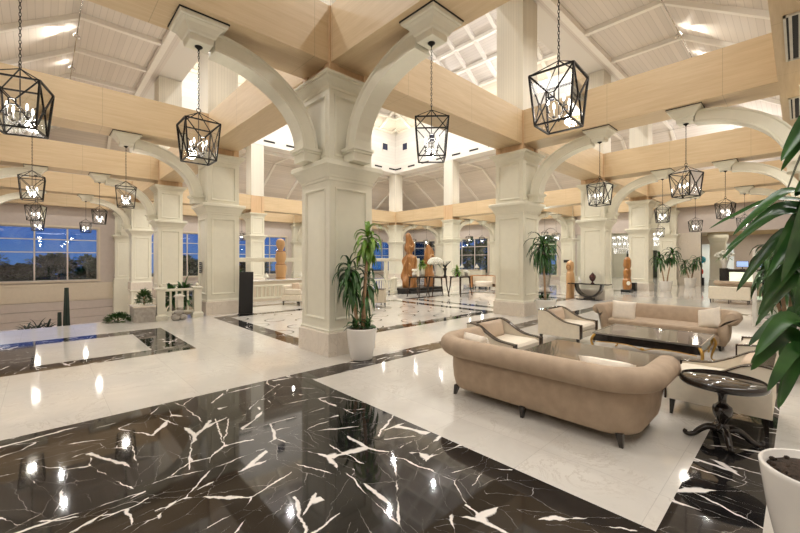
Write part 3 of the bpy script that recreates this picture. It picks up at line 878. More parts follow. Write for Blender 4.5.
def make_sofa(label, loc, rz):
    """local: back along x = -.45, seat faces +x, length along y"""
    r = thing('sofa', label, 'sofa', loc, rz, 'long taupe velvet sofas')
    hl, xb, xf, cr = 1.10, -.44, .40, .34
    # plan line of the outer body, from the front of one arm round the back to the other
    path = []
    for k in range(5): path.append((xf - (xf-(xb+cr))*k/4, -hl, 0))
    for k in range(1, 9): t = PI/2*k/8; path.append((xb+cr-cr*math.sin(t), -hl+cr-cr*math.cos(t), 0))
    for k in range(1, 12): path.append((xb, (-hl+cr)+(2*(hl-cr))*k/12, 0))
    for k in range(0, 9): t = PI/2*k/8; path.append((xb+cr-cr*math.cos(t), hl-cr+cr*math.sin(t), 0))
    for k in range(1, 5): path.append((xb+cr+(xf-xb-cr)*k/4, hl, 0))
    P = [Vector(p) for p in path]
    def shell(prof, closed=True, shift=0):
        loops = []
        for i, p in enumerate(P):
            t = (P[min(i+1, len(P)-1)] - P[max(i-1, 0)]).normalized()
            nrm = Vector((-t.y, t.x, 0)) * -1      # outward
            c = Vector((xb+cr+.1, 0, 0))
            if nrm.dot(p - Vector((.1, 0, 0))) < 0: nrm = -nrm
            loops.append([p + nrm*o + Vector((shift*0, 0, z)) for o, z in prof])
        return loops
    n = 14; rc, zc, rr = .045, .63, .115
    roll = [(rc + rr*math.cos(a), zc + rr*math.sin(a)) for a in [R(150 - 300*k/n) for k in range(n+1)]]
    prof = [(-.16, .30), (-.155, .45), (-.11, .58)] + roll + [(-.012, .53), (-.002, .46), (0, .34), (-.012, .22), (-.035, .13), (-.05, .105), (-.16, .105)]
    m = MB().loft(shell(prof), True, True); m.build('back_shell', M['sofa'], r)
    pip = [(-.006+.009*math.cos(a), .532+.009*math.sin(a)) for a in [2*PI*k/6 for k in range(6)]]
    MB().loft(shell(pip), True, True).build('piping', M['sofa_dark'], r)
    m = MB().box(xb+.10, -hl+.13, .105, xf+.03, hl-.13, .31, .03); m.build('seat_base', M['sofa'], r)
    m = MB()
    fx = xf + .06
    pts = [(xb+.13, -hl+.15), (fx-.1, -hl+.15), (fx-.02, -hl+.19), (fx+.03, -hl+.5), (fx+.05, 0), (fx+.03, hl-.5), (fx-.02, hl-.19), (fx-.1, hl-.15), (xb+.13, hl-.15)]
    def lp(ins, z): return [(x - ins*(1 if x > 0 else -1), y*(1-ins*.6), z) for x, y in pts]
    m.loft([lp(.03, .31), lp(.0, .325), lp(-.005, .37), lp(.0, .405), lp(.03, .43)], True, False)
    m.build('seat_cushion', M['sofa'], r)
    for x, y in ((xb+.10, -hl+.17), (xb+.05, 0), (xb+.10, hl-.17), (xf-.05, -hl+.14), (xf-.02, 0), (xf-.05, hl-.14)):
        m = MB(); taper_leg(m, x, y, 0, .12, .016, .03, .02*(1 if x > 0 else -1), .02*(0 if y == 0 else math.copysign(1, y))); m.build('leg', M['espresso'], r)
    return r
s1 = make_sofa('taupe sofa turned with its long rolled back to the camera', (4.17, 2.06, 0), 0)
s2 = make_sofa('taupe sofa facing the camera behind the gold-legged table, with two cream cushions', (9.55, 2.0, 0), PI)
s2.scale = (1, 1, .95)
def cushion(label, loc, rz, tilt, w=.46, h=.44, d=.17, mat='ivory_cushion', roll=0):
    o = pillow(w, h, d).build('cushion', M[mat])
    o.location = loc; o.rotation_euler = (tilt, roll, rz)
    return tag(o, label, 'cushion', 'loose square cushions')
cushion('cream cushion leaning in the left end of the far taupe sofa', (9.42, 2.70, .565), R(-72), R(-14), roll=R(4))
cushion('cream cushion tipped on its corner in the right end of the far taupe sofa', (9.34, 1.20, .575), R(-118), R(-18), .42, .40, roll=R(-16))
cushion('cream cushion whose top edge shows over the near end of the front sofa back', (4.07, 1.30, .545), R(90), R(-24), .52, .40)
cushion('cream cushion barely showing over the far end of the front sofa back', (4.08, 2.86, .56), R(75), R(-14), .44, .38)
def make_armchair(label, loc, rz, group='ivory armchairs with dark trim'):
    """local: faces -y"""
    r = thing('armchair', label, 'armchair', loc, rz, group)
    W, D = .45, .42
    top = smooth_path([(D, .655), (D-.10, .665), (D-.22, .635), (D-.38, .54), (D-.56, .46), (-D+.06, .435), (-D, .425)], 6)
    for sx in (-1, 1):
        x0, x1 = (W-.085)*sx, W*sx
        loops = []
        for p in top: loops.append([(x0, p[0], .17), (x1*.985, p[0], .17), (x1, p[0], p[1]), (x0, p[0], p[1])])
        MB().loft(loops, True, False).build('arm_panel', M['ivory'], r)
    MB().box(-W+.085, D-.11, .17, W-.085, D, .64, .02).build('back_panel', M['ivory'], r)
    tr = MB()
    for sx in (-1, 1):
        loops = [[((W-.09)*sx, p[0], p[1]), ((W+.006)*sx, p[0], p[1]), ((W+.006)*sx, p[0], p[1]+.012), ((W-.09)*sx, p[0], p[1]+.012)] for p in top]
        tr.loft(loops)
        tr.box(min((W-.09)*sx, (W+.006)*sx), -D-.02, .17, max((W-.09)*sx, (W+.006)*sx), -D-.001, .443)
    tr.box(-W+.09, D-.085, .655, W-.09, D+.004, .674)
    tr.build('trim', M['dark_wood'], r)
    MB().box(-W+.087, -D+.0, .17, W-.087, D-.11, .29, .015).build('seat_base', M['ivory'], r)
    MB().box(-W+.089, -D-.015, .29, W-.089, D-.13, .42, .035).build('seat_cushion', M['ivory'], r)
    o = pillow(.62, .30, .16).build('back_cushion', M['tan'], r); o.location = (0, D-.19, .53); o.rotation_euler = (R(-12), 0, 0)
    for x in (-1, 1):
        for y in (-1, 1):
            m = MB(); taper_leg(m, x*(W-.05), y*(D-.05), 0, .17, .014, .027, x*.012, y*.012); m.build('leg', M['espresso'], r)
    return r
c1 = make_armchair('ivory armchair with dark swooping trim just behind the left end of the front sofa', (5.5, 3.33, 0), 0)
dup(c1, (7.95, 3.33, 0), 0, 'ivory armchair with dark swooping trim in front of the second column')
dup(c1, (5.49, .60, 0), PI, 'ivory armchair turned away, right behind the small round pedestal table')
dup(c1, (7.95, .22, 0), PI, 'ivory armchair half hidden by the big plant, beside the right arm of the far sofa')
# ------------------------------------------------------------------ tables
r = thing('coffee_table', 'low table with a glossy dark glass top just beyond the front sofa', 'coffee table', (5.34, 1.94, 0), 0)
MB().box(-.55, -.70, .432, .55, .70, .45, .004).build('glass_top', M['table_top'], r)
m = MB().box(-.55, -.70, .40, .55, -.66, .431).box(-.55, .66, .40, .55, .70, .431).box(-.55, -.66, .40, -.51, .66, .431).box(.51, -.66, .40, .55, .66, .431)
m.build('top_frame', M['espresso'], r)
for x in (-.5, .5):
    for y in (-.65, .65): MB().box(x-.03, y-.03, 0, x+.03, y+.03, .40, .004).build('leg', M['espresso'], r)
MB().box(-.49, -.64, .12, .49, .64, .14, .004).build('lower_shelf', M['espresso'], r)
r = thing('coffee_table', 'low dark table with gilded scrolled apron and legs before the far sofa', 'coffee table', (7.6, 1.74, 0), 0)
MB().box(-.60, -.74, .425, .60, .74, .445, .003).build('table_top', M['table_top'], r)
m = MB()
for (a, b, c, d) in ((-.615, -.755, .615, -.74), (-.615, .74, .615, .755), (-.615, -.74, -.60, .74), (.60, -.74, .615, .74)): m.box(a, b, .42, c, d, .45)
m.build('edge_band', M['silver'], r)
m = MB()
for (a, b, c, d) in ((-.6, -.74, .6, -.70), (-.6, .70, .6, .74), (-.6, -.70, -.56, .70), (.56, -.70, .6, .70)): m.box(a, b, .30, c, d, .424)
m.build('apron', M['espresso'], r)
m = MB()
def scroll(p, q):
    p, q = Vector(p), Vector(q); n = 28; pts = []
    for k in range(n+1):
        t = k/n; s = abs(math.sin(t*PI*2))**.8
        z = .285 + .022*s - .035*math.exp(-((t-.5)/.07)**2)
        pts.append((p.x+(q.x-p.x)*t, p.y+(q.y-p.y)*t, z))
    m.tube(pts, .008, 6)
for p, q in (((-.61,-.7,0), (-.61,.7,0)), ((.61,-.7,0), (.61,.7,0)), ((-.56,-.75,0), (.56,-.75,0)), ((-.56,.75,0), (.56,.75,0))): scroll(p, q)
for (x, y, ax) in ((-.615, 0, 0), (.615, 0, 0), (0, -.755, 1), (0, .755, 1)): m.ball((x, y, .27), .016 if not ax else .035, .035 if not ax else .016, .022, 10, 6)
m.build('gilded_apron_trim', M['gold'], r)
for x in (-1, 1):
    for y in (-1, 1):
        m = MB(); pts = smooth_path([(x*.57, y*.71, .42), (x*.61, y*.75, .36), (x*.625, y*.765, .28), (x*.59, y*.73, .15), (x*.575, y*.715, .06), (x*.60, y*.74, .012)], 5)
        nn = len(pts); m.tube(pts, [.022 + .008*math.sin(PI*k/(nn-1))*(1-k/(nn-1)) - .013*k/(nn-1) for k in range(nn)], 8)
        m.ball((x*.61, y*.75, .014), .018, .018, .014, 8, 6); m.build('leg', M['gold'], r)
r = thing('side_table', 'small round black pedestal table with curled feet in front of the turned armchair', 'side table', (4.63, .50, 0), R(20))
MB().lathe([(.001, .585), (.305, .585), (.315, .58), (.315, .545), (.30, .53), (.05, .53), (.001, .53)], seg=48).build('table_top', M['round_top'], r)
MB().lathe([(.308, .592), (.322, .588), (.327, .575), (.327, .548), (.316, .532), (.304, .530), (.304, .592)], seg=48, cap=False).build('top_rim', M['espresso'], r)
MB().lathe([(.001, .53), (.075, .53), (.07, .50), (.045, .47), (.032, .42), (.03, .37), (.05, .345), (.07, .33), (.078, .30), (.072, .26), (.05, .21), (.034, .18), (.03, .165), (.05, .15), (.06, .13), (.055, .10), (.03, .075), (.001, .07)], seg=28).build('pedestal', M['espresso'], r)
for k in range(4):
    a = PI/2*k; c, s = math.cos(a), math.sin(a)
    pts = smooth_path([(.03, .11), (.10, .125), (.16, .09), (.21, .04), (.255, .022), (.285, .035), (.278, .06)], 5)
    m = MB(); m.tube([(c*p.x, s*p.x, p.y) for p in pts], [.034-.018*i/(len(pts)-1) for i in range(len(pts))], 8)
    m.build('foot', M['espresso'], r)
# ------------------------------------------------------------------ plants
def leaf(m, base, direc, length, width, droop=1.0, n=7, fold=.25, twist=0):
    """a strap leaf that arches out from base along direc and droops"""
    b = Vector(base); d = Vector(direc).normalized(); pts = [b.copy()]; st = length/n
    for k in range(n):
        d = (d + Vector((0, 0, -droop*.30*(k+1)/n*1.6))).normalized(); pts.append(pts[-1] + d*st)
    leaf_path(m, pts, width, fold, twist)
def leaf_path(m, pts, width, fold=.25, twist=0, roll=0):
    n = len(pts)-1; vs = []; fs = []
    for k, p in enumerate(pts):
        t = (pts[min(k+1, n)] - pts[max(k-1, 0)]).normalized()
        side = t.cross(Vector((0, 0, 1)))
        if side.length < .05: side = Vector((1, 0, 0))
        side.normalize(); up = side.cross(t).normalized()
        if twist or roll:
            c, s = math.cos(roll + twist*k/n), math.sin(roll + twist*k/n); side, up = side*c + up*s, up*c - side*s
        u = k/n; w = width*max(.06, (math.sin(PI*(.10+.90*u**.8)))**.75) if u < 1 else width*.02
        vs += [p - side*w/2 + up*w*fold, p, p + side*w/2 + up*w*fold]
    for k in range(n):
        a = 3*k; fs += [(a, a+1, a+4, a+3), (a+1, a+2, a+5, a+4)]
    m.add(vs, fs, True)
def rosette(m, c, n, length, width, rng, droop=1.1, elev=(0, 80), jit=.25):
    for k in range(n):
        a = 2.4*k + rng.uniform(-.3, .3); e = R(elev[0] + (elev[1]-elev[0])*(k/max(1, n-1)) + rng.uniform(-8, 8))
        l = length*rng.uniform(1-jit, 1+jit)
        d = (math.cos(a)*math.cos(e), math.sin(a)*math.cos(e), math.sin(e))
        leaf(m, Vector(c) + Vector((0, 0, .02*k/n*4)), d, l, width*rng.uniform(.8, 1.15), droop*rng.uniform(.7, 1.3))
def pot(r, rad_t, rad_b, h, mat='pot_white', seg=28):
    MB().lathe([(.001, 0), (rad_b*.96, 0), (rad_b, .02), (rad_b+(rad_t-rad_b)*.55, h*.45), (rad_t, h-.03), (rad_t+.004, h-.008), (rad_t-.004, h), (rad_t-.02, h-.004), (rad_t-.028, h-.06), (.001, h-.06)], seg=seg).build('pot', M[mat], r)
    m = MB(); n = 20; rng = random.Random(int(rad_t*1000))
    m.lathe([(rad_t-.027, h-.058), (rad_t-.03, h-.045), (rad_t*.6, h-.03), (rad_t*.3, h-.022), (.002, h-.02)], seg=24)
    for k in range(60):
        a, q = rng.uniform(0, 6.28), rad_t*.86*math.sqrt(rng.random()); m.ball((q*math.cos(a), q*math.sin(a), h-.036), rng.uniform(.008, .02), None, None, 5, 4)
    m.build('soil', M['soil'], r)
def dracaena(label, loc, rt, rb, h, trunks, rz=0, seed=1, leafm='leaf', low=0, potm='pot_white', group='potted dracaenas'):
    """trunks: (dx, dy, height, lean_x, lean_y, rosettes, leaf length, leaf width, material)"""
    r = thing('potted_dracaena', label, 'potted plant', loc, rz, group)
    rng = random.Random(seed); pot(r, rt, rb, h, potm)
    for (dx, dy, th, lx, ly, ros, ll, lw, lm) in trunks:
        z0 = h - .06; pts = smooth_path([(dx, dy, z0), (dx+lx*.3, dy+ly*.3, z0+(th-z0)*.4), (dx+lx, dy+ly, th)], 6)
        m = MB(); m.tube(pts, [.036 - .012*k/(len(pts)-1) + .003*math.sin(k*2.1) for k in range(len(pts))], 8); m.build('trunk', M['bark'], r)
        m = MB()
        for (zz, nl, el0, el1) in ros:
            f = max(0, min(1, (zz-z0)/(th-z0))); i = min(len(pts)-1, int(f*(len(pts)-1))); p = pts[i]
            rosette(m, (p.x, p.y, zz), nl, ll, lw, rng, 1.75, (el0, el1))
        m.build('foliage', M[lm], r)
    if low:
        m = MB()
        for k in range(low):
            a = k*2.4; rosette(m, (rt*.5*math.cos(a), rt*.5*math.sin(a), h-.03), 7, .22, .06, rng, .9, (15, 80))
        m.build('undergrowth', M[leafm], r)
    return r
dracaena('dracaena in a white pot at the foot of the nearest column', (4.0, 5.2, 0), .265, .19, .54,
    [(.03, .0, 1.98, .06, -.06, [(2.06, 12, 0, 75), (1.98, 16, -50, 20), (1.86, 10, -70, -20)], .36, .085, 'leaf_lime'), (-.06, .03, 1.36, -.10, .10, [(1.52, 14, 0, 80), (1.44, 22, -40, 30), (1.3, 18, -60, 10), (1.12, 12, -70, -10)], .42, .062, 'leaf'),
     (.05, .02, 1.15, .12, .0, [(1.35, 10, -10, 70), (1.2, 12, -60, 10), (1.0, 8, -70, -10)], .40, .06, 'leaf')], seed=3, low=6)
dracaena('tall-trunked dracaena beside the second column, its pot behind an ivory armchair', (10.72, 5.13, 0), .29, .20, .55,
    [(0, 0, 1.95, -.06, .06, [(2.12, 24, -10, 80), (1.98, 26, -45, 45), (1.82, 16, -60, 0)], .62, .07, 'leaf_deep')], seed=5, low=2)
dracaena('bushy dracaena in a pale pot in front of the column with the small black box', (24.5, 5.0, 0), .32, .24, .56,
    [(-.08, .05, 1.6, -.2, .16, [(1.8, 18, -20, 75), (1.6, 14, -50, 20)], .58, .10, 'leaf_deep'), (.1, -.05, 1.9, .2, -.2, [(2.0, 18, -20, 75), (1.75, 14, -50, 20)], .58, .10, 'leaf_deep')], seed=8)
dracaena('smaller dracaena in a pale pot against the marble wall block', (29.6, 4.75, 0), .32, .25, .58,
    [(-.05, .05, 1.35, -.2, .2, [(1.45, 16, -20, 75), (1.2, 12, -40, 20)], .58, .1, 'leaf'), (.08, -.06, 1.6, .1, -.25, [(1.65, 16, -20, 75), (1.4, 10, -50, 20)], .58, .1, 'leaf')], seed=9)
dracaena('dracaena in a wide white pot behind the curled arm of the far sofa', (10.4, .16, 0), .38, .27, .56,
    [(-.06, .03, 1.5, -.05, .10, [(1.75, 22, -20, 75), (1.5, 22, -50, 30), (1.2, 10, -60, 0)], .6, .085, 'leaf'), (.04, -.02, 1.3, .10, -.05, [(1.5, 18, -20, 75), (1.35, 14, -50, 20)], .6, .085, 'leaf'), (.0, .06, 1.2, -.1, .2, [(1.25, 12, -30, 50)], .5, .08, 'leaf')], seed=11, low=3)
dracaena('leafy plant behind the tall-trunked dracaena, by the distant green-lit window', (23.3, 11.2, 0), .38, .26, .75,
    [(0, 0, 1.5, .1, 0, [(1.9, 14, 0, 80), (1.5, 14, -30, 60), (1.2, 10, -20, 50)], .7, .14, 'leaf')], seed=14, potm='stone')
# the big plant at the right edge: trunks out of frame, long leaves reaching in
r = thing('potted_dracaena', 'big foreground dracaena in a glossy white pot at the right edge', 'potted plant', (3.21, -.10, 0), 0, 'potted dracaenas')
pot(r, .275, .20, .505, seg=48)
FW, RT = Vector((.6868, .7268, 0)), Vector((.7268, -.6868, 0))
tp = [(.02, -.03, .47), (.06, -.06, 1.0), (.05, -.06, 1.6), (.08, -.05, 2.2), (.10, -.06, 2.65)]
m = MB(); m.tube(smooth_path(tp, 6), .034, 10); m.build('trunk', M['bark'], r)
m = MB(); m.tube(smooth_path([(-.05, -.06, .47), (-.02, -.12, .9), (0, -.10, 1.35)], 6), .03, 10); m.build('trunk', M['bark'], r)
rng = random.Random(21)
base = Vector((3.21, -.10, 0))
# leaf tips: (sideways from the trunk, towards the room, height at root, height at peak, height at tip, width)
BIG = [(-.32, .02, 2.36, 2.52, 2.26, .085, 70), (-.26, .08, 2.30, 2.44, 2.22, .055, 60), (-.20, -.06, 2.68, 2.76, 2.56, .08, 50), (-.24, .02, 2.10, 2.20, 2.06, .085, 50),
       (-.56, .06, 1.98, 2.09, 1.84, .065, 40), (-.40, -.06, 1.97, 2.04, 1.58, .115, 70), (-.30, .14, 1.88, 1.95, 1.50, .10, 75), (-.48, .20, 1.86, 1.98, 1.76, .06, 45),
       (-.36, .26, 1.78, 1.86, 1.50, .075, 60), (-.20, .06, 1.70, 1.76, 1.34, .09, 75), (-.26, -.16, 2.04, 2.10, 1.86, .10, 45),
       (-.28, .20, 1.60, 1.70, 1.36, .075, 70), (-.40, .32, 1.94, 2.02, 1.70, .06, 50), (-.12, -.12, 2.26, 2.34, 2.04, .10, 60), (-.15, .16, 2.46, 2.56, 2.34, .08, 50),
       (-.20, .10, 2.00, 2.06, 1.72, .10, 70), (-.33, .12, 1.70, 1.78, 1.58, .065, 40), (-.24, .26, 1.52, 1.58, 1.28, .075, 70), (-.13, -.1, 1.6, 1.66, 1.30, .09, 75),
       (-.42, .0, 1.82, 1.89, 1.60, .07, 45), (-.16, .22, 1.76, 1.82, 1.42, .08, 75), (-.5, .3, 2.0, 2.06, 1.9, .05, 30), (-.3, -.02, 1.94, 2.0, 1.8, .08, 20),
       (.2, .2, 2.6, 2.75, 2.4, .09, 40), (.3, -.1, 2.6, 2.7, 2.3, .09, 40), (.35, .1, 1.9, 2.05, 1.7, .09, 40), (.25, -.25, 1.9, 2.0, 1.6, .09, 40), (.3, .3, 1.7, 1.8, 1.4, .09, 40), (0, -.35, 2.4, 2.5, 2.1, .09, 40), (.05, .4, 2.3, 2.4, 2.0, .08, 40)]
LOW = [(-.34, .0, 1.24, 1.37, 1.16, .085, 60), (-.31, .06, 1.20, 1.27, 1.06, .09, 65), (-.33, -.06, 1.16, 1.20, .98, .08, 65), (-.22, -.02, 1.14, 1.18, .90, .085, 75), (-.15, .06, 1.08, 1.12, .84, .08, 75), (-.24, .15, 1.28, 1.36, 1.18, .065, 50),
       (-.14, -.10, 1.22, 1.28, .98, .09, 70), (-.10, .1, 1.3, 1.40, 1.12, .09, 70), (.15, .1, 1.3, 1.4, 1.15, .09, 40), (.2, -.15, 1.3, 1.35, 1.05, .09, 40), (-.18, .2, 1.2, 1.26, 1.06, .06, 60), (-.26, .03, 1.30, 1.36, 1.20, .07, 40)]
for nm, lst, mt in (('foliage', BIG, 'leaf_deep'), ('lower_foliage', LOW, 'leaf')):
    m = MB()
    for (sx, fy, z0, zp, z1, w, tw) in lst:
        b = Vector((.06, -.06, z0)) if nm == 'foliage' else Vector((-.04, .04, z0)); tip = b + RT*sx + FW*fy; tip.z = z1
        mid = b.lerp(tip, .5); mid.z = zp
        q3 = b.lerp(tip, .82); q3.z = zp*.42 + z1*.58
        p0 = b.lerp(tip, .22); p0.z = z0*.35 + zp*.65
        leaf_path(m, smooth_path([b, p0, mid, q3, tip], 4), w, .16, rng.uniform(-.4, .4), R(tw))
    m.build(nm, M[mt], r)
# ------------------------------------------------------------------ railings
def balustrade(label, x0, y0, x1, y1, h, posts, gap, wpost=.20, name='balustrade', z=0, nb=None):
    r = thing(name, label, 'railing', (x0, y0, z), math.atan2(y1-y0, x1-x0), 'white painted railings')
    Ln = math.hypot(x1-x0, y1-y0)
    px = [Ln*k/(posts-1) for k in range(posts)]
    for a in px:
        w = wpost/2
        m = MB().squares(a, 0, [(w+.045, 0), (w+.045, .12), (w+.02, .15), (w, .17), (w, h-.06), (w+.03, h-.04), (w+.03, h), (w-.02, h+.025)])
        p = m.build('post', M['cream'], r)
        MB().lathe([(.02, h+.02), (.025, h+.035), (.045, h+.06), (.048, h+.085), (.03, h+.115), (.004, h+.13)], (a, 0, 0), 12).build('finial', M['cream'], p)
    for a, b in zip(px, px[1:]):
        MB().box(a+wpost/2, -.05, h-.10, b-wpost/2, .05, h-.03, .008).build('top_rail', M['cream'], r)
        MB().box(a+wpost/2, -.045, .16, b-wpost/2, .045, .23, .006).build('bottom_rail', M['cream'], r)
        n = max(1, round((b-a-wpost)/gap))
        for k in range(1, n):
            c = a + wpost/2 + (b-a-wpost)*k/n
            MB().box(c-.025, -.025, .23, c+.025, .025, h-.10).build('baluster', M['cream'], r)
    return r
balustrade('short white balustrade of two finialed posts beside the column with the black plaques', 2.42, 12.42, 3.36, 12.42, .90, 2, .14)
balustrade('white railing beyond the leaning dark board, under the tall carved totem', 5.35, 14.62, 8.75, 14.62, .74, 2, .17, .16)
balustrade('white railing glimpsed right of the nearest column, beyond its dracaena', 9.6, 14.3, 13.1, 14.3, .78, 2, .16, .22)
# the high white rail frame behind the totem
r = thing('rail_frame', 'long white overhead rail on square posts crossing behind the carved sculptures', 'rail frame', (5.0, 16.2, 0), 0)
MB().box(0, -.09, 1.62, 11.9, .09, 1.80, .01).build('top_rail', M['cream'], r)
for a in (.1, 2.9, 6.4, 9.2, 11.8): MB().box(a-.09, -.08, 0, a+.09, .08, 1.62).build('post', M['cream'], r)
r = thing('bar_counter', 'cream counter behind the white railing, carrying the tall carved totem', 'counter', (7.4, 15.55, 0), 0)
MB().box(-1.9, -.28, 0, 1.9, .28, .81).build('counter_body', M['beige'], r)
MB().box(-1.95, -.33, .81, 1.95, .33, .86, .01).build('counter_top', M['pot_white'], r)
def bell(label, loc, s=1):
    r = thing('bell_lamp', label, 'lamp', loc, 0, 'little white bell lamps')
    MB().lathe([(.001, 0), (.08*s, 0), (.085*s, .015*s), (.02*s, .03*s), (.015*s, .12*s), (.012*s, .14*s)], seg=14).build('lamp_base', M['pot_white'], r)
    MB().lathe([(.14*s, .11*s), (.145*s, .12*s), (.09*s, .2*s), (.03*s, .29*s), (.03*s, .33*s), (.002, .34*s)], seg=16, cap=False).build('lamp_shade', M['flower'], r)
bell('white bell lamp on the counter, on the leaning board side of the totem', (6.85, 15.45, .86), .9)
bell('white bell lamp on the counter, on the nearest column side of the totem', (8.45, 15.45, .86), .9)
r = thing('flower_vase', 'dark little vase with leaves on the counter above the leaning board', 'vase', (5.75, 15.45, .86), 0)
MB().lathe([(.001, 0), (.06, 0), (.09, .08), (.05, .17), (.06, .2)], seg=14).build('vase_body', M['vase_red'], r)
m = MB(); rosette(m, (0, 0, .18), 14, .3, .1, random.Random(2), .8, (10, 80)); m.build('foliage', M['leaf_deep'], r)
# ------------------------------------------------------------------ left side
r = thing('sign_board', 'tall plain black board leaning upright beside the plaqued column', 'board', (4.62, 11.93, 0), R(-33))
m = MB(Matrix.Rotation(R(-5), 4, 'X')); m.box(-.21, -.02, .01, .21, .02, 1.33, .006); m.build('board_panel', M['sign_black'], r)
MB().box(-.22, -.10, 0, .22, .12, .02, .004).build('board_foot', M['black_metal'], r)
for k, z in enumerate((1.585, 1.46, 1.335)):
    r = thing('wall_plaque', ('topmost', 'middle', 'lowest')[k] + ' of three small black plaques stacked on the column', 'plaque', (X0-H-.022, 13.06, z), 0, 'black plaques on the column')
    MB().box(-.012, -.10, -.052, .0, .10, .052, .003).build('plaque_plate', M['sign_black'], r)
    m = MB(); m.box(-.0135, -.02-.03*k, -.008, -.0121, .06, .008); m.add([(-.0135, -.07, 0), (-.0135, -.03, .025), (-.0135, -.03, -.025)], [(0,1,2)]); m.build('plaque_mark', M['sign_white'], r)
r = thing('wall_plaque', 'small dark plaque on the distant pilaster between the two large columns', 'plaque', (X4-H-.03, gy(1), 1.6), 0, 'black plaques on the column')
MB().box(-.012, -.25, -.11, .0, .25, .11, .003).build('plaque_plate', M['sign_black'], r)
r = thing('planter_box', 'low marble planter block left of the short balustrade', 'planter', (2.02, 12.62, 0), 0)
MB().box(-.24, -.36, 0, .24, .36, .40).build('planter_body', M['stone'], r)
MB().box(-.26, -.38, .40, .26, .38, .44, .005).build('planter_rim', M['plinth_marble'], r)
def bush(m, c, rx, ry, rz, n, rng, l=.10, w=.03):
    for k in range(n):
        a, b = rng.uniform(0, 6.28), math.acos(rng.uniform(-.3, 1)); d = Vector((math.sin(b)*math.cos(a), math.sin(b)*math.sin(a), math.cos(b)))
        q = rng.uniform(.55, 1); p = Vector(c) + Vector((d.x*rx*q, d.y*ry*q, d.z*rz*q)); leaf(m, p, d + Vector((rng.uniform(-.5,.5), rng.uniform(-.5,.5), rng.uniform(-.2,.6))), l, w, .5, 3)
rng = random.Random(4)
r = thing('green_bush', 'feathery green bush standing on the marble planter block', 'bush', (2.08, 12.72, .44), 0)
m = MB(); bush(m, (0, 0, .12), .17, .2, .28, 420, rng); m.build('foliage', M['hedge'], r)
m = MB(); m.tube([(0, 0, 0), (0, .01, .25)], .02, 6); m.build('stem', M['bark'], r)
r = thing('green_bush', 'low clipped green bush at the edge of the stairwell', 'bush', (1.5, 12.82, 0), 0)
m = MB(); bush(m, (0, 0, .06), .30, .2, .16, 520, rng, .09, .03); m.build('foliage', M['hedge'], r)
m = MB(); m.tube([(0, 0, 0), (0, .01, .12)], .02, 6); m.build('stem', M['bark'], r)
r = thing('potted_shrub', 'leafy dark green plant rising behind the short balustrade', 'potted plant', (2.95, 12.80, 0), 0)
pot(r, .2, .15, .4, 'stone')
m = MB()
for c in ((-.12, 0, .42), (.1, .05, .5), (.0, -.08, .36), (.18, -.05, .62), (-.2, .02, .55)): rosette(m, c, 22, .48, .13, rng, .9, (-5, 80))
m.build('foliage', M['leaf'], r)
m = MB(); m.tube([(0, 0, .34), (.02, 0, .7)], .025, 6); m.build('stem', M['bark'], r)
r = thing('stone_ornament', 'pale block lantern on piled rocks standing before the short balustrade', 'ornament', (2.80, 12.08, 0), R(20))
for k, (x, y, z, a, b, c) in enumerate(((-.10, 0, .09, .12, .11, .10), (.09, -.03, .08, .13, .11, .09), (.0, .09, .09, .1, .09, .09), (-.02, -.02, .22, .13, .11, .08), (.03, .0, .32, .09, .09, .06))):
    m = MB(); m.ball((x, y, z), a, b, c, 8, 5); m.build('rock', M['stone'], r)
MB().box(-.07, -.07, .36, .10, .07, .66, .01).build('lantern_block', M['pot_stone'], r)
MB().squares(.015, 0, [(.11, .66), (.11, .68), (.03, .74)]).build('lantern_cap', M['pot_stone'], r)
r = thing('cactus', 'tall dark green tapering cactus rising out of the stairwell', 'cactus', (.46, 13.45, -2.5), 0)
def ribbed(m, x, y, z0, z1, r0, r1):
    n = 20
    m.loft([[(x + (r0+(r1-r0)*t)*(1+.12*math.cos(k*PI))*math.cos(2*PI*k/n), y + (r0+(r1-r0)*t)*(1+.12*math.cos(k*PI))*math.sin(2*PI*k/n), z0+(z1-z0)*t) for k in range(n)] for t in (0, .5, .8, .95, 1)])
m = MB(); ribbed(m, 0, 0, 0, 3.46, .13, .04); m.build('cactus_stem', M['cactus'], r)
m = MB(); ribbed(m, -.14, -.02, 0, 2.82, .08, .035); m.build('cactus_arm', M['cactus'], r)
r = thing('agave_clump', 'low dark clump of spiky leaves beside the tall cactus', 'plant', (-.1, 13.75, -.22), 0)
m = MB(); 
for c in ((0, 0, 0), (.2, .05, -.02), (-.2, .0, -.05)): rosette(m, c, 26, .36, .05, rng, .7, (0, 70))
m.build('foliage', M['cactus'], r)
m = MB(); m.tube([(0, 0, -2.2), (0, 0, .02)], .08, 8); m.build('stem', M['bark'], r)
# ------------------------------------------------------------------ carved timber sculptures
def carve(m, prof, seg=20, seed=0, rough=.06):
    """prof: (z, rx, ry, ox, oy)"""
    rng = random.Random(seed); P = smooth_path([(p[1], p[2], p[0]) for p in prof], 5); O = smooth_path([(p[3], p[4], 0) for p in prof], 5)
    ph = [rng.uniform(0, 6.28) for _ in range(6)]
    loops = []
    for p, o in zip(P, O):
        l = []
        for k in range(seg):
            a = 2*PI*k/seg; q = 1 + rough*(math.sin(3*a+ph[0]+p.z*3.1) + .7*math.sin(5*a+ph[1]-p.z*5.3) + .5*math.sin(2*a+ph[2]+p.z*8))
            l.append((o.x + max(.01, p.x)*q*math.cos(a), o.y + max(.01, p.y)*q*math.sin(a), p.z))
        loops.append(l)
    return m.loft(loops, True, True)
G = 'carved timber sculptures'
r = thing('carved_totem', 'tall knobbed wooden totem on the counter behind the white railing', 'sculpture', (7.55, 15.58, .86), 0, G)
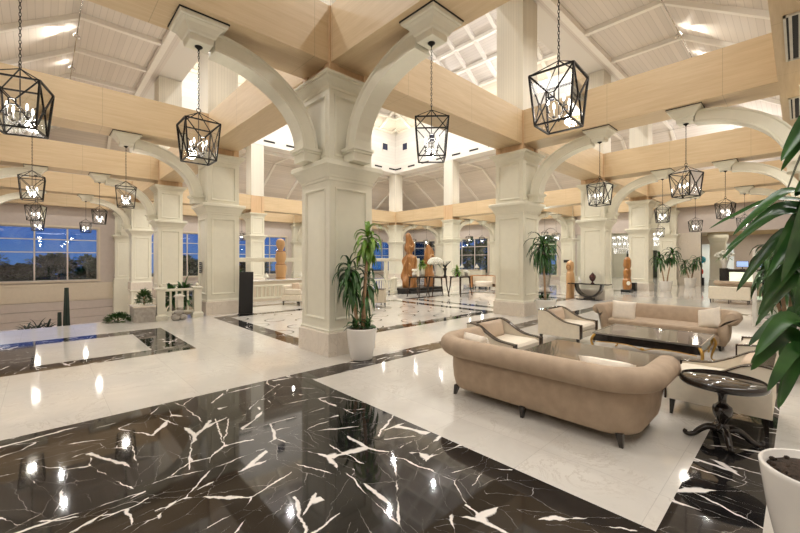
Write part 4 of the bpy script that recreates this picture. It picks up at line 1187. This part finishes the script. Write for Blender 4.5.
m = carve(MB(), [(0, .22, .2, 0, 0), (.1, .2, .2, 0, 0), (.5, .25, .22, .01, 0), (.62, .22, .2, 0, 0), (.72, .17, .16, 0, 0), (.9, .22, .2, 0, 0), (1.15, .21, .19, .01, 0), (1.25, .1, .1, 0, 0), (1.3, .12, .12, 0, 0), (1.5, .19, .17, 0, 0), (1.68, .17, .15, 0, 0), (1.76, .08, .07, 0, 0), (1.78, .01, .01, 0, 0)], 20, 3, .03)
m.build('totem_body', M['carved_pale'], r)
m = MB()
for z in (.08, .66, 1.22): m.tube([(.21*math.cos(t), .19*math.sin(t), z) for t in [2*PI*k/16 for k in range(16)]], .02, 6, closed=True)
m.build('carved_band', M['carved'], r)
r = thing('sculpture_base', 'low black plinth under the two big carved sculptures', 'plinth', (14.55, 14.1, 0), 0)
MB().box(-1.35, -.65, 0, 1.35, .75, .26, .01).build('plinth_body', M['sign_black'], r)
MB().box(-1.25, -.8, 0, 1.25, -.652, .13, .01).build('plinth_step', M['sign_black'], r)
r = thing('carved_sculpture', 'tallest carved wooden sculpture, a twisted upper form on a broad hollowed trunk', 'sculpture', (14.1, 14.2, .26), 0, G)
m = carve(MB(), [(0, .42, .36, 0, 0), (.15, .42, .36, 0, 0), (.6, .38, .33, 0, 0), (1.1, .36, .3, .02, 0), (1.5, .33, .3, .03, 0), (1.68, .25, .22, .03, 0), (1.75, .17, .17, .0, 0), (2.0, .24, .2, -.04, 0), (2.35, .22, .19, .02, 0), (2.6, .19, .16, -.03, 0), (2.78, .12, .1, -.07, 0), (2.88, .03, .03, -.08, 0)], 48, 5, .17)
m.build('sculpture_body', M['carved'], r)
m = MB()
for (z, s) in ((1.35, .2), (.75, .24), (2.25, .13)):
    m.tube([(.1+s*math.cos(t)*.9-.22, -.30-.04*math.sin(t), z+s*math.sin(t)) for t in [R(200)+R(140)*k/12 for k in range(13)]], .035, 6)
m.tube(smooth_path([(.30, -.18, .1), (.36, -.1, .7), (.30, -.22, 1.3), (.18, -.28, 1.62)], 5), .05, 6)
m.build('carved_ridge', M['carved_pale'], r)
r = thing('carved_sculpture', 'smaller orange carved sculpture behind the white flower bouquet', 'sculpture', (15.35, 13.95, .26), 0, G)
carve(MB(), [(0, .3, .26, 0, 0), (.4, .26, .24, 0, 0), (.9, .25, .22, .02, 0), (1.2, .2, .18, 0, 0), (1.4, .3, .22, .02, 0), (1.75, .28, .22, .02, 0), (2.0, .2, .16, 0, 0), (2.2, .1, .1, -.05, 0), (2.3, .02, .02, -.08, 0)], 44, 9, .15).build('sculpture_body', M['carved'], r)
MB().tube([(.18*math.cos(t), -.24, 1.55+.2*math.sin(t)) for t in [2*PI*k/14 for k in range(14)]], .03, 6, closed=True).build('carved_ridge', M['carved_pale'], r)
r = thing('carved_sculpture', 'pale slab-like carved figure standing behind the arched console table', 'sculpture', (17.25, 7.10, 0), 0, G); r.scale = (.85, .85, .97)
carve(MB(), [(0, .25, .2, 0, 0), (.3, .24, .19, 0, 0), (.9, .25, .2, 0, 0), (1.15, .21, .18, 0, 0), (1.22, .17, .15, 0, 0), (1.4, .22, .18, 0, 0), (1.62, .2, .16, 0, 0), (1.72, .08, .06, 0, 0), (1.74, .02, .02, 0, 0)], 20, 12, .05).build('sculpture_body', M['carved_pale'], r)
MB().tube([(-.235, .1*math.cos(t), 1.42+.11*math.sin(t)) for t in [2*PI*k/12 for k in range(12)]], .018, 6, closed=True).build('carved_ridge', M['carved'], r)
r = thing('carved_sculpture', 'orange carved totem with a round hollow near its foot, seen between two columns', 'sculpture', (22.5, 6.29, 0), 0, G); r.scale = (.8, .8, 1)
MB().box(-.32, -.3, 0, .32, .3, .14, .01).build('sculpture_base', M['sign_black'], r)
carve(MB(), [(.14, .28, .24, 0, 0), (.35, .3, .26, 0, 0), (.62, .29, .24, 0, 0), (.74, .2, .2, 0, 0), (.9, .26, .22, 0, 0), (1.15, .27, .22, 0, 0), (1.25, .2, .18, 0, 0), (1.4, .25, .22, 0, 0), (1.7, .24, .2, 0, 0), (1.85, .12, .1, 0, 0), (1.87, .02, .02, 0, 0)], 20, 15, .05).build('sculpture_body', M['carved'], r)
m = MB(Matrix.Translation((-.2, -.12, .48)) @ Matrix.Rotation(R(-90), 4, 'Y') @ Matrix.Rotation(R(25), 4, 'X')); m.lathe([(.001, .09), (.06, .09), (.09, .11), (.11, .09), (.11, .0)], seg=18); m.build('round_hollow', M['flower'], r)
# ------------------------------------------------------------------ flower tables
def bar_table(label, x, y, rz, w=.38):
    r = thing('bar_table', label, 'table', (x, y, 0), rz, 'dark high tables for flowers')
    MB().box(-w, -.30, .90, w, .30, .93, .004).build('table_top', M['dark_wood'], r)
    m = MB(); 
    for s in (-1, 1): m.box(-w+.06, s*.25-.012, .86, w-.06, s*.25+.012, .899)
    m.build('apron', M['dark_wood'], r)
    for sx in (-1, 1):
        for sy in (-1, 1):
            m = MB(); m.loft([[(sx*(w-.07+d)+a*t, sy*(.26+d*.6)+b*t, z) for a, b in ((-1,-1),(1,-1),(1,1),(-1,1))] for z, d, t in ((0, .12, .016), (.5, .03, .022), (.899, 0, .03))]); m.build('leg', M['dark_wood'], r)
    return r
bar_table('dark high table nearest the tallest carved sculpture', 12.75, 12.25, R(10))
bar_table('dark high table in the middle, under the white dome bouquet', 13.55, 11.75, R(-25))
bar_table('dark high table nearest the second column, with two small pots on it', 14.5, 11.15, R(8), .50)
def vase(label, loc, prof, mat, top, seed, cat='vase'):
    r = thing('flower_vase', label, cat, loc, 0, 'vases on the dark high tables')
    MB().lathe(prof, seg=16).build('vase_body', M[mat], r)
    h = prof[-1][1]; rg = random.Random(seed)
    if top == 'dome':
        m = MB()
        for k in range(90):
            a, b = 2.4*k, math.acos(1-1.15*k/90); m.ball((.34*math.sin(b)*math.cos(a), .34*math.sin(b)*math.sin(a), h+.05+.24*math.cos(b)), .055, None, None, 6, 4)
        m.build('bouquet', M['flower'], r)
        m = MB(); rosette(m, (0, 0, h), 14, .34, .08, rg, .9, (-5, 30)); m.build('foliage', M['leaf'], r)
    elif top == 'green':
        m = MB(); rosette(m, (0, 0, h), 30, .3, .1, rg, 1.2, (-20, 85)); m.build('foliage', M['leaf_lime'], r)
    elif top == 'twigs':
        m = MB()
        for k in range(9): a = 2*PI*k/9; m.tube([(0, 0, h-.05), (.1*math.cos(a), .1*math.sin(a), h+.15), (.27*math.cos(a), .27*math.sin(a), h+.33)], .014, 5)
        m.build('twigs', M['dark'], r)
    elif top == 'flowers':
        m = MB()
        for k in range(18): a, q = rg.uniform(0, 6.28), rg.uniform(0, .14); m.ball((q*math.cos(a), q*math.sin(a), h+.03+rg.uniform(0, .1)), .045, None, None, 6, 4)
        m.build('bouquet', M['flower'], r)
slim = [(.001, 0), (.07, 0), (.03, .06), (.03, .3), (.06, .48), (.1, .56), (.09, .57)]
vase('white dome bouquet on a slim clear stand in the middle of the dark tables', (13.5, 11.85, .93), slim, 'pot_white', 'dome', 1)
vase('green bouquet in a pale vase at the foot of the tallest carved sculpture', (13.0, 12.2, .93), [(.001, 0), (.09, 0), (.11, .2), (.07, .4), (.1, .47)], 'flower', 'green', 2)
vase('white flowers low on the dark table nearest the tallest carved sculpture', (12.55, 12.3, .93), [(.001, 0), (.09, 0), (.12, .1), (.1, .2)], 'pot_white', 'flowers', 3)
vase('dark flared vase of twigs standing right of the white dome bouquet', (13.85, 11.55, .93), [(.001, 0), (.09, 0), (.05, .08), (.06, .25), (.11, .38)], 'sign_black', 'twigs', 4)
vase('small dark pot with a plant on the table nearest the second column', (14.3, 11.2, .93), [(.001, 0), (.07, 0), (.1, .1), (.08, .16)], 'vase_red', 'green', 5)
vase('small pot of pale flowers at the outer end of the table nearest the second column', (14.85, 11.05, .93), [(.001, 0), (.07, 0), (.09, .09), (.07, .13)], 'stone', 'flowers', 6)
# ------------------------------------------------------------------ other seats
dup(c1, (8.75, 10.75, 0), R(150), 'armchair with dark curved trim glimpsed behind the dracaena of the nearest column')
r = thing('club_chair', 'boxy cream club chair with a pillow in front of the white railing', 'armchair', (7.15, 13.25, 0), R(25))
MB().box(-.5, -.42, .16, .5, .42, .40, .03).build('seat_base', M['ivory'], r)
MB().box(-.5, .26, .40, .5, .42, .74, .03).build('backrest', M['ivory'], r)
for s in (-1, 1): MB().box(min(s*.36, s*.5), -.42, .401, max(s*.36, s*.5), .259, .62, .03).build('armrest', M['ivory'], r)
MB().box(-.355, -.43, .401, .355, .255, .48, .03).build('seat_cushion', M['ivory_cushion'], r)
for x in (-.44, .44):
    for y in (-.36, .36): m = MB(); taper_leg(m, x, y, 0, .16, .015, .025); m.build('leg', M['espresso'], r)
o = cushion('tan pillow on the boxy cream club chair', (7.08, 13.32, .66), R(25), R(-14), .42, .34, .12, 'tan')
r = thing('tub_chair', 'cream tub chair with a brown wooden shell by the distant window', 'armchair', (18.9, 12.9, 0), R(-35))
def arc(m, r0, r1, z0, z1, a0, a1, n=18):
    m.loft([[(r0*math.cos(a), r0*math.sin(a), z0), (r1*math.cos(a), r1*math.sin(a), z0), (r1*math.cos(a), r1*math.sin(a), z1), (r0*math.cos(a), r0*math.sin(a), z1)] for a in [a0+(a1-a0)*k/n for k in range(n+1)]])
m = MB(); arc(m, .72, .78, .1, .78, R(-20), R(200)); m.build('wooden_shell', M['carved'], r)
m = MB(); arc(m, .58, .718, .3, .72, R(-18), R(198)); m.build('backrest', M['ivory'], r)
m = MB(); m.lathe([(.001, .16), (.57, .16), (.575, .2), (.575, .4), (.54, .44), (.001, .44)], seg=28); m.build('seat_cushion', M['ivory_cushion'], r)
for a in (45, 135, 225, 315): m = MB(); taper_leg(m, .45*math.cos(R(a)), .45*math.sin(R(a)), 0, .16, .02, .03); m.build('leg', M['espresso'], r)
r = thing('bench_sofa', 'straight cream sofa seen from behind, beyond the far taupe sofa', 'sofa', (19.65, 1.9, 0), 0)
MB().box(-.35, -.62, .16, -.22, .62, .66, .02).build('backrest', M['ivory'], r)
MB().box(-.219, -.62, .16, .40, .62, .32, .02).build('seat_base', M['ivory'], r)
MB().box(-.215, -.6, .321, .42, .6, .44, .04).build('seat_cushion', M['ivory_cushion'], r)
for x in (-.3, .34):
    for y in (-.55, 0, .55): m = MB(); taper_leg(m, x, y, 0, .16, .014, .022); m.build('leg', M['espresso'], r)
dup(s1, (23.2, 1.55, 0), R(8), 'small-looking taupe sofa beyond the cream one, below the reception desk')
# ------------------------------------------------------------------ console table by the third column
r = thing('console_table', 'dark console table on a half-round arched base against the third column', 'console table', (16.88, 6.16, 0), 0)
MB().box(-.2, -.83, .66, .2, .83, .705, .006).build('table_top', M['espresso'], r)
m = MB(); 
m.loft([[(x*.14, y, z) for x, y, z in ((-1, .56*math.cos(a), .66-.56*math.sin(a)), (1, .56*math.cos(a), .66-.56*math.sin(a)), (1, .48*math.cos(a), .66-.48*math.sin(a)), (-1, .48*math.cos(a), .66-.48*math.sin(a)))] for a in [PI*k/24 for k in range(25)]])
m.build('arched_leg', M['espresso'], r)
MB().box(-.17, -.48, 0, .17, .48, .04, .004).build('base_plate', M['espresso'], r)
MB().box(-.1, -.2, .04, .1, .2, .10, .004).build('base_block', M['espresso'], r)
r = thing('urn', 'dark red urn standing on the arched console table', 'vase', (16.88, 6.02, .705), 0)
MB().lathe([(.001, 0), (.07, 0), (.075, .02), (.025, .06), (.03, .08), (.10, .16), (.135, .26), (.12, .34), (.07, .38), (.075, .40), (.05, .405)], seg=22).build('urn_body', M['vase_red'], r)
MB().lathe([(.05, .405), (.045, .43), (.015, .445), (.018, .46), (.002, .475)], seg=16).build('lid', M['vase_red'], r)
r = thing('figurine', 'small pale bird figurine beside the dark red urn', 'figurine', (16.86, 6.52, .705), 0)
m = MB(); m.lathe([(.001, 0), (.05, 0), (.05, .02), (.02, .03)], seg=12); m.build('figurine_base', M['pot_white'], r)
m = MB(); m.ball((0, 0, .10), .05, .07, .08, 12, 8); m.tube(smooth_path([(0, .04, .14), (0, .06, .2), (0, .03, .26), (0, .0, .25)], 4), [.03]*4+[.022]*4+[.02]*4+[.012], 8); m.build('bird', M['pot_white'], r)
r = thing('speaker_box', 'small upright black box at the foot of a distant column', 'box', (23.56, 6.3, 0), 0)
MB().box(-.16, -.16, .02, .16, .16, .46, .01).build('box_body', M['sign_black'], r); MB().box(-.17, -.17, 0, .17, .17, .02).build('box_base', M['black_metal'], r)
# ------------------------------------------------------------------ side room: chandeliers and drapes
def chandelier(label, loc, s=1.):
    r = thing('chandelier', label, 'chandelier', loc, 0, 'crystal chandeliers')
    m = MB(); m.tube([(0, 0, 0), (0, 0, -.5*s)], .02, 6); m.lathe([(.001, 0), (.1, 0), (.1, -.03), (.02, -.05)], seg=12)
    for q, z in ((1.0, -.55), (.75, -.95), (.5, -1.35)): m.tube([(q*s*math.cos(t), q*s*math.sin(t), z*s) for t in [2*PI*k/28 for k in range(28)]], .022, 6, closed=True)
    for k in range(4): a = PI/2*k; m.tube([(0, 0, -.5*s), (1.0*s*math.cos(a), 1.0*s*math.sin(a), -.55*s)], .012, 5)
    m.build('chandelier_frame', M['silver'], r)
    for q, z, n, ln in ((1.0, -.57, 44, 5), (.75, -.97, 34, 4), (.5, -1.37, 24, 4)):
        m = MB()
        for k in range(n):
            a = 2*PI*k/n
            for j in range(ln): m.loft([[(q*s*math.cos(a)+e_*math.cos(b), q*s*math.sin(a)+e_*math.sin(b), z*s-.04-.09*j*s+dz) for b in (0, 1.57, 3.14, 4.71)] for e_, dz in ((.004, .04*s), (.035*s, 0), (.004, -.045*s))])
        m.build('crystal_strands', M['crystal'], r)
    for n_, q, z in ((14, .8, -.62), (10, .5, -1.05)):
        for k in range(n_): a = 2*PI*k/n_; MB().ball((q*s*math.cos(a), q*s*math.sin(a), z*s), .045, None, None, 6, 5).build('bulb', M['bulb'], r)
    light('chandelier_light', 'POINT', (loc[0], loc[1], loc[2]-.9*s), 30, (1,.93,.85), .4)
chandelier('large crystal chandelier seen between the two distant columns', (36.2, 10.5, 4.38), 1.25)
chandelier('crystal chandelier glimpsed right of the column with the small black box', (36.4, 7.75, 4.38), .9)
for k, y in enumerate((8.6, 9.55, 10.5, 11.45)):
    m = MB(); n = 24
    m.loft([[(41.85 + .05*math.cos(j*PI/2), y-.32+.64*j/n, z) for j in range(n+1)] for z in (.02, 2.6)], False, True, ring=False)
    m.loft([[(41.90 + .05*math.cos(j*PI/2), y-.32+.64*j/n, z) for j in range(n+1)] for z in (.02, 2.6)], False, True, ring=False)
    tag(m.build('curtain', M['curtain']), ('dark drape farthest along', 'dark drape third along', 'dark drape second along', 'dark drape nearest the reception')[3-k] + ' on the side room back wall under the chandelier', 'curtain', 'dark drapes of the side room')
# ------------------------------------------------------------------ reception
r = thing('reception_desk', 'reception desk with a dark end panel and a glowing pale front', 'desk', (30.1, 2.1, 0), 0)
MB().box(-.35, .85, 0, .35, 1.25, 1.2, .006).build('end_panel', M['espresso'], r)
MB().box(-.28, -1.3, 0, .32, .849, 1.1).build('desk_body', M['espresso'], r)
MB().box(-.33, -1.3, 1.101, .37, .849, 1.16, .006).build('desk_top', M['espresso'], r)
MB().box(-.30, -1.25, .32, -.281, .80, .98).build('glowing_front', M['desk_glow'], r)
for k, y in enumerate((2.35, 1.35)):
    r = thing('monitor', ('computer monitor on the reception desk nearest the white vase', 'computer monitor at the leaf end of the reception desk')[k], 'monitor', (30.2, y, 1.16), 0, 'monitors on the reception desk')
    MB().box(-.08, -.12, 0, .08, .12, .015).build('stand', M['sign_black'], r); MB().box(-.015, -.02, .015, .015, .02, .14).build('neck', M['sign_black'], r)
    MB().box(-.02, -.28, .12, .02, .28, .48, .006).build('monitor_case', M['sign_black'], r); MB().box(-.0225, -.26, .14, -.0205, .26, .46).build('screen', M['screen_blue'], r)
r = thing('flower_vase', 'tall white vase of pale blossom on the end of the reception desk', 'vase', (30.1, 3.15, 1.2), 0)
MB().lathe([(.001, 0), (.13, 0), (.14, .03), (.10, .08), (.18, .4), (.25, .62), (.24, .63)], seg=22).build('vase_body', M['pot_white'], r)
m = MB()
for k in range(130):
    a, b, q = rng.uniform(0, 6.28), rng.uniform(0, 1.5), rng.uniform(.6, 1); m.ball((.5*q*math.sin(b)*math.cos(a), .5*q*math.sin(b)*math.sin(a), .66+.42*q*math.cos(b)), .045, None, None, 6, 4)
m.build('blossom', M['flower'], r)
m = MB(); rosette(m, (0, 0, .6), 18, .5, .07, rng, .8, (0, 80)); m.build('foliage', M['leaf_lime'], r)
struct(MB().squares(33.6, 3.85, [(.45, 0), (.45, .35), (.4, .4), (.4, 2.9), (.44, 3.0), (.5, 3.2), (.5, 3.499)]).build('pillar', M['cream']))
r = thing('round_headed_sculpture', 'small sculpture with a bright cyan round head and red body in the lit doorway', 'sculpture', (32.7, 4.62, 0), 0)
MB().box(-.14, -.14, 0, .14, .14, .5, .01).build('pedestal', M['sign_black'], r)
MB().tube([(0, 0, .5), (0, 0, 1.55)], .035, 8).build('stem', M['sign_black'], r)
MB().lathe([(.02, .72), (.10, .78), (.11, .98), (.05, 1.1)], seg=14).build('red_body', M['red'], r)
m = MB(); m.ball((0, 0, 1.72), .16, .24, .24, 16, 10); m.build('cyan_head', M['cyan'], r)
r = thing('low_table', 'low dark round table glimpsed behind the trunk of the tall dracaena', 'table', (17.0, 7.9, 0), 0)
r.location = (16.4, 8.0, 0)
MB().lathe([(.001, .24), (.46, .24), (.47, .26), (.46, .28), (.001, .28)], seg=28).build('table_top', M['espresso'], r)
MB().lathe([(.001, 0), (.22, 0), (.2, .03), (.06, .06), (.06, .24)], seg=18).build('pedestal', M['espresso'], r)
# ------------------------------------------------------------------ far window ledge
r = thing('sideboard', 'low cream sideboard under the distant window with the two lanterns', 'sideboard', (30.72, 23.1, 0), 0)
MB().box(-.28, -2.3, .06, .28, 2.3, .70).build('cabinet_body', M['cream'], r); MB().box(-.31, -2.33, .70, .31, 2.33, .75, .006).build('cabinet_top', M['beige'], r); MB().box(-.24, -2.25, 0, .24, 2.25, .059).build('cabinet_base', M['dark'], r)
bell('white bell lamp on the distant sideboard, on the dark tables side', (30.7, 23.4, .75), 1.7)
bell('white bell lamp on the distant sideboard, on the second column side', (30.7, 21.6, .75), 1.7)
# ------------------------------------------------------------------ glass screen at the right
r = thing('glass_screen', 'clear glass screen with a pale edge post behind the big leaves at the right', 'glass screen', (13.3, .80, 0), R(-90))
MB().box(.05, -.006, .08, 1.95, .006, 1.95).build('glass_pane', M['screen_glass'], r)
MB().box(-.04, -.04, 0, .04, .04, 2.0, .005).build('edge_post', M['pot_white'], r)
MB().box(.14, -.03, 0, .20, .03, 1.95, .004).build('steel_post', M['black_metal'], r)
MB().box(.05, -.05, 0, 1.95, .05, .079).build('base_rail', M['pot_white'], r)
# trees beyond the windows
def tree(label, x, y, h, rr, seed):
    rg = random.Random(seed); r = thing('tree', label, 'tree', (x, y, -3), 0, 'dark trees outside the window')
    MB().tube([(0, 0, 0), (.1, 0, h*.6)], [.2, .1], 7).build('trunk', M['bark'], r)
    m = MB()
    for k in range(16):
        a, q = rg.uniform(0, 6.28), rg.uniform(0, rr*.6); bush(m, (q*math.cos(a), q*math.sin(a), h*.15+rg.uniform(0, h*.55)), rr*.6, rr*.6, rr*.45, 90, rg, .6, .5)
    m.build('foliage', M['hedge'], r)
TR = [(-9.5, 58, 5.6, 3.0, 'dark tree outside the big window, at the frame edge'), (-5.4, 60, 5.5, 2.6, 'dark tree outside the first full pane of the big window'), (-1.8, 62, 4.8, 2.2, 'bushy dark tree outside, right of the first mullion of the big window'), (-13.5, 64, 6.2, 3.4, 'large dark tree farther out at the frame edge'),
      (4.6, 60, 5.6, 2.5, 'dark tree outside the last pane of the big window'), (2.2, 98, 6.4, 4.5, 'broad distant tree beyond the pond'), (-9, 100, 6.6, 4.5, 'distant tree beyond the pond, left of the first mullion'), (11, 99, 6.4, 4.5, 'distant tree beyond the pond past the window edge'),
      (12.5, 48, 5.4, 2.6, 'dark tree outside the window behind the short balustrade'), (20, 50, 5.4, 2.6, 'dark tree outside the window behind the leaning board'), (30, 52, 5.4, 2.6, 'dark tree outside the window beside the tallest sculpture')]
for k, (x, y, h, q, lab) in enumerate(TR): tree(lab, x, y, h, q, k)
m = MB(); rgh = random.Random(77)
for k in range(120): bush(m, (36.2 + rgh.uniform(-.4, .4), 14.8 + 18.5*k/120, rgh.uniform(.2, 5.0)), .9, .7, .9, 60, rgh, .5, .3)
h_ = tag(m.build('hedge', M['hedge']), 'tall dark hedge outside the distant windows behind the flower tables', 'hedge', kind='stuff')
light('hedge_fill', 'POINT', (33.4, 16.3, 2.6), 650, (.85,1,.85), .2)  # added light without a fixture, gives the hedge its pale green look
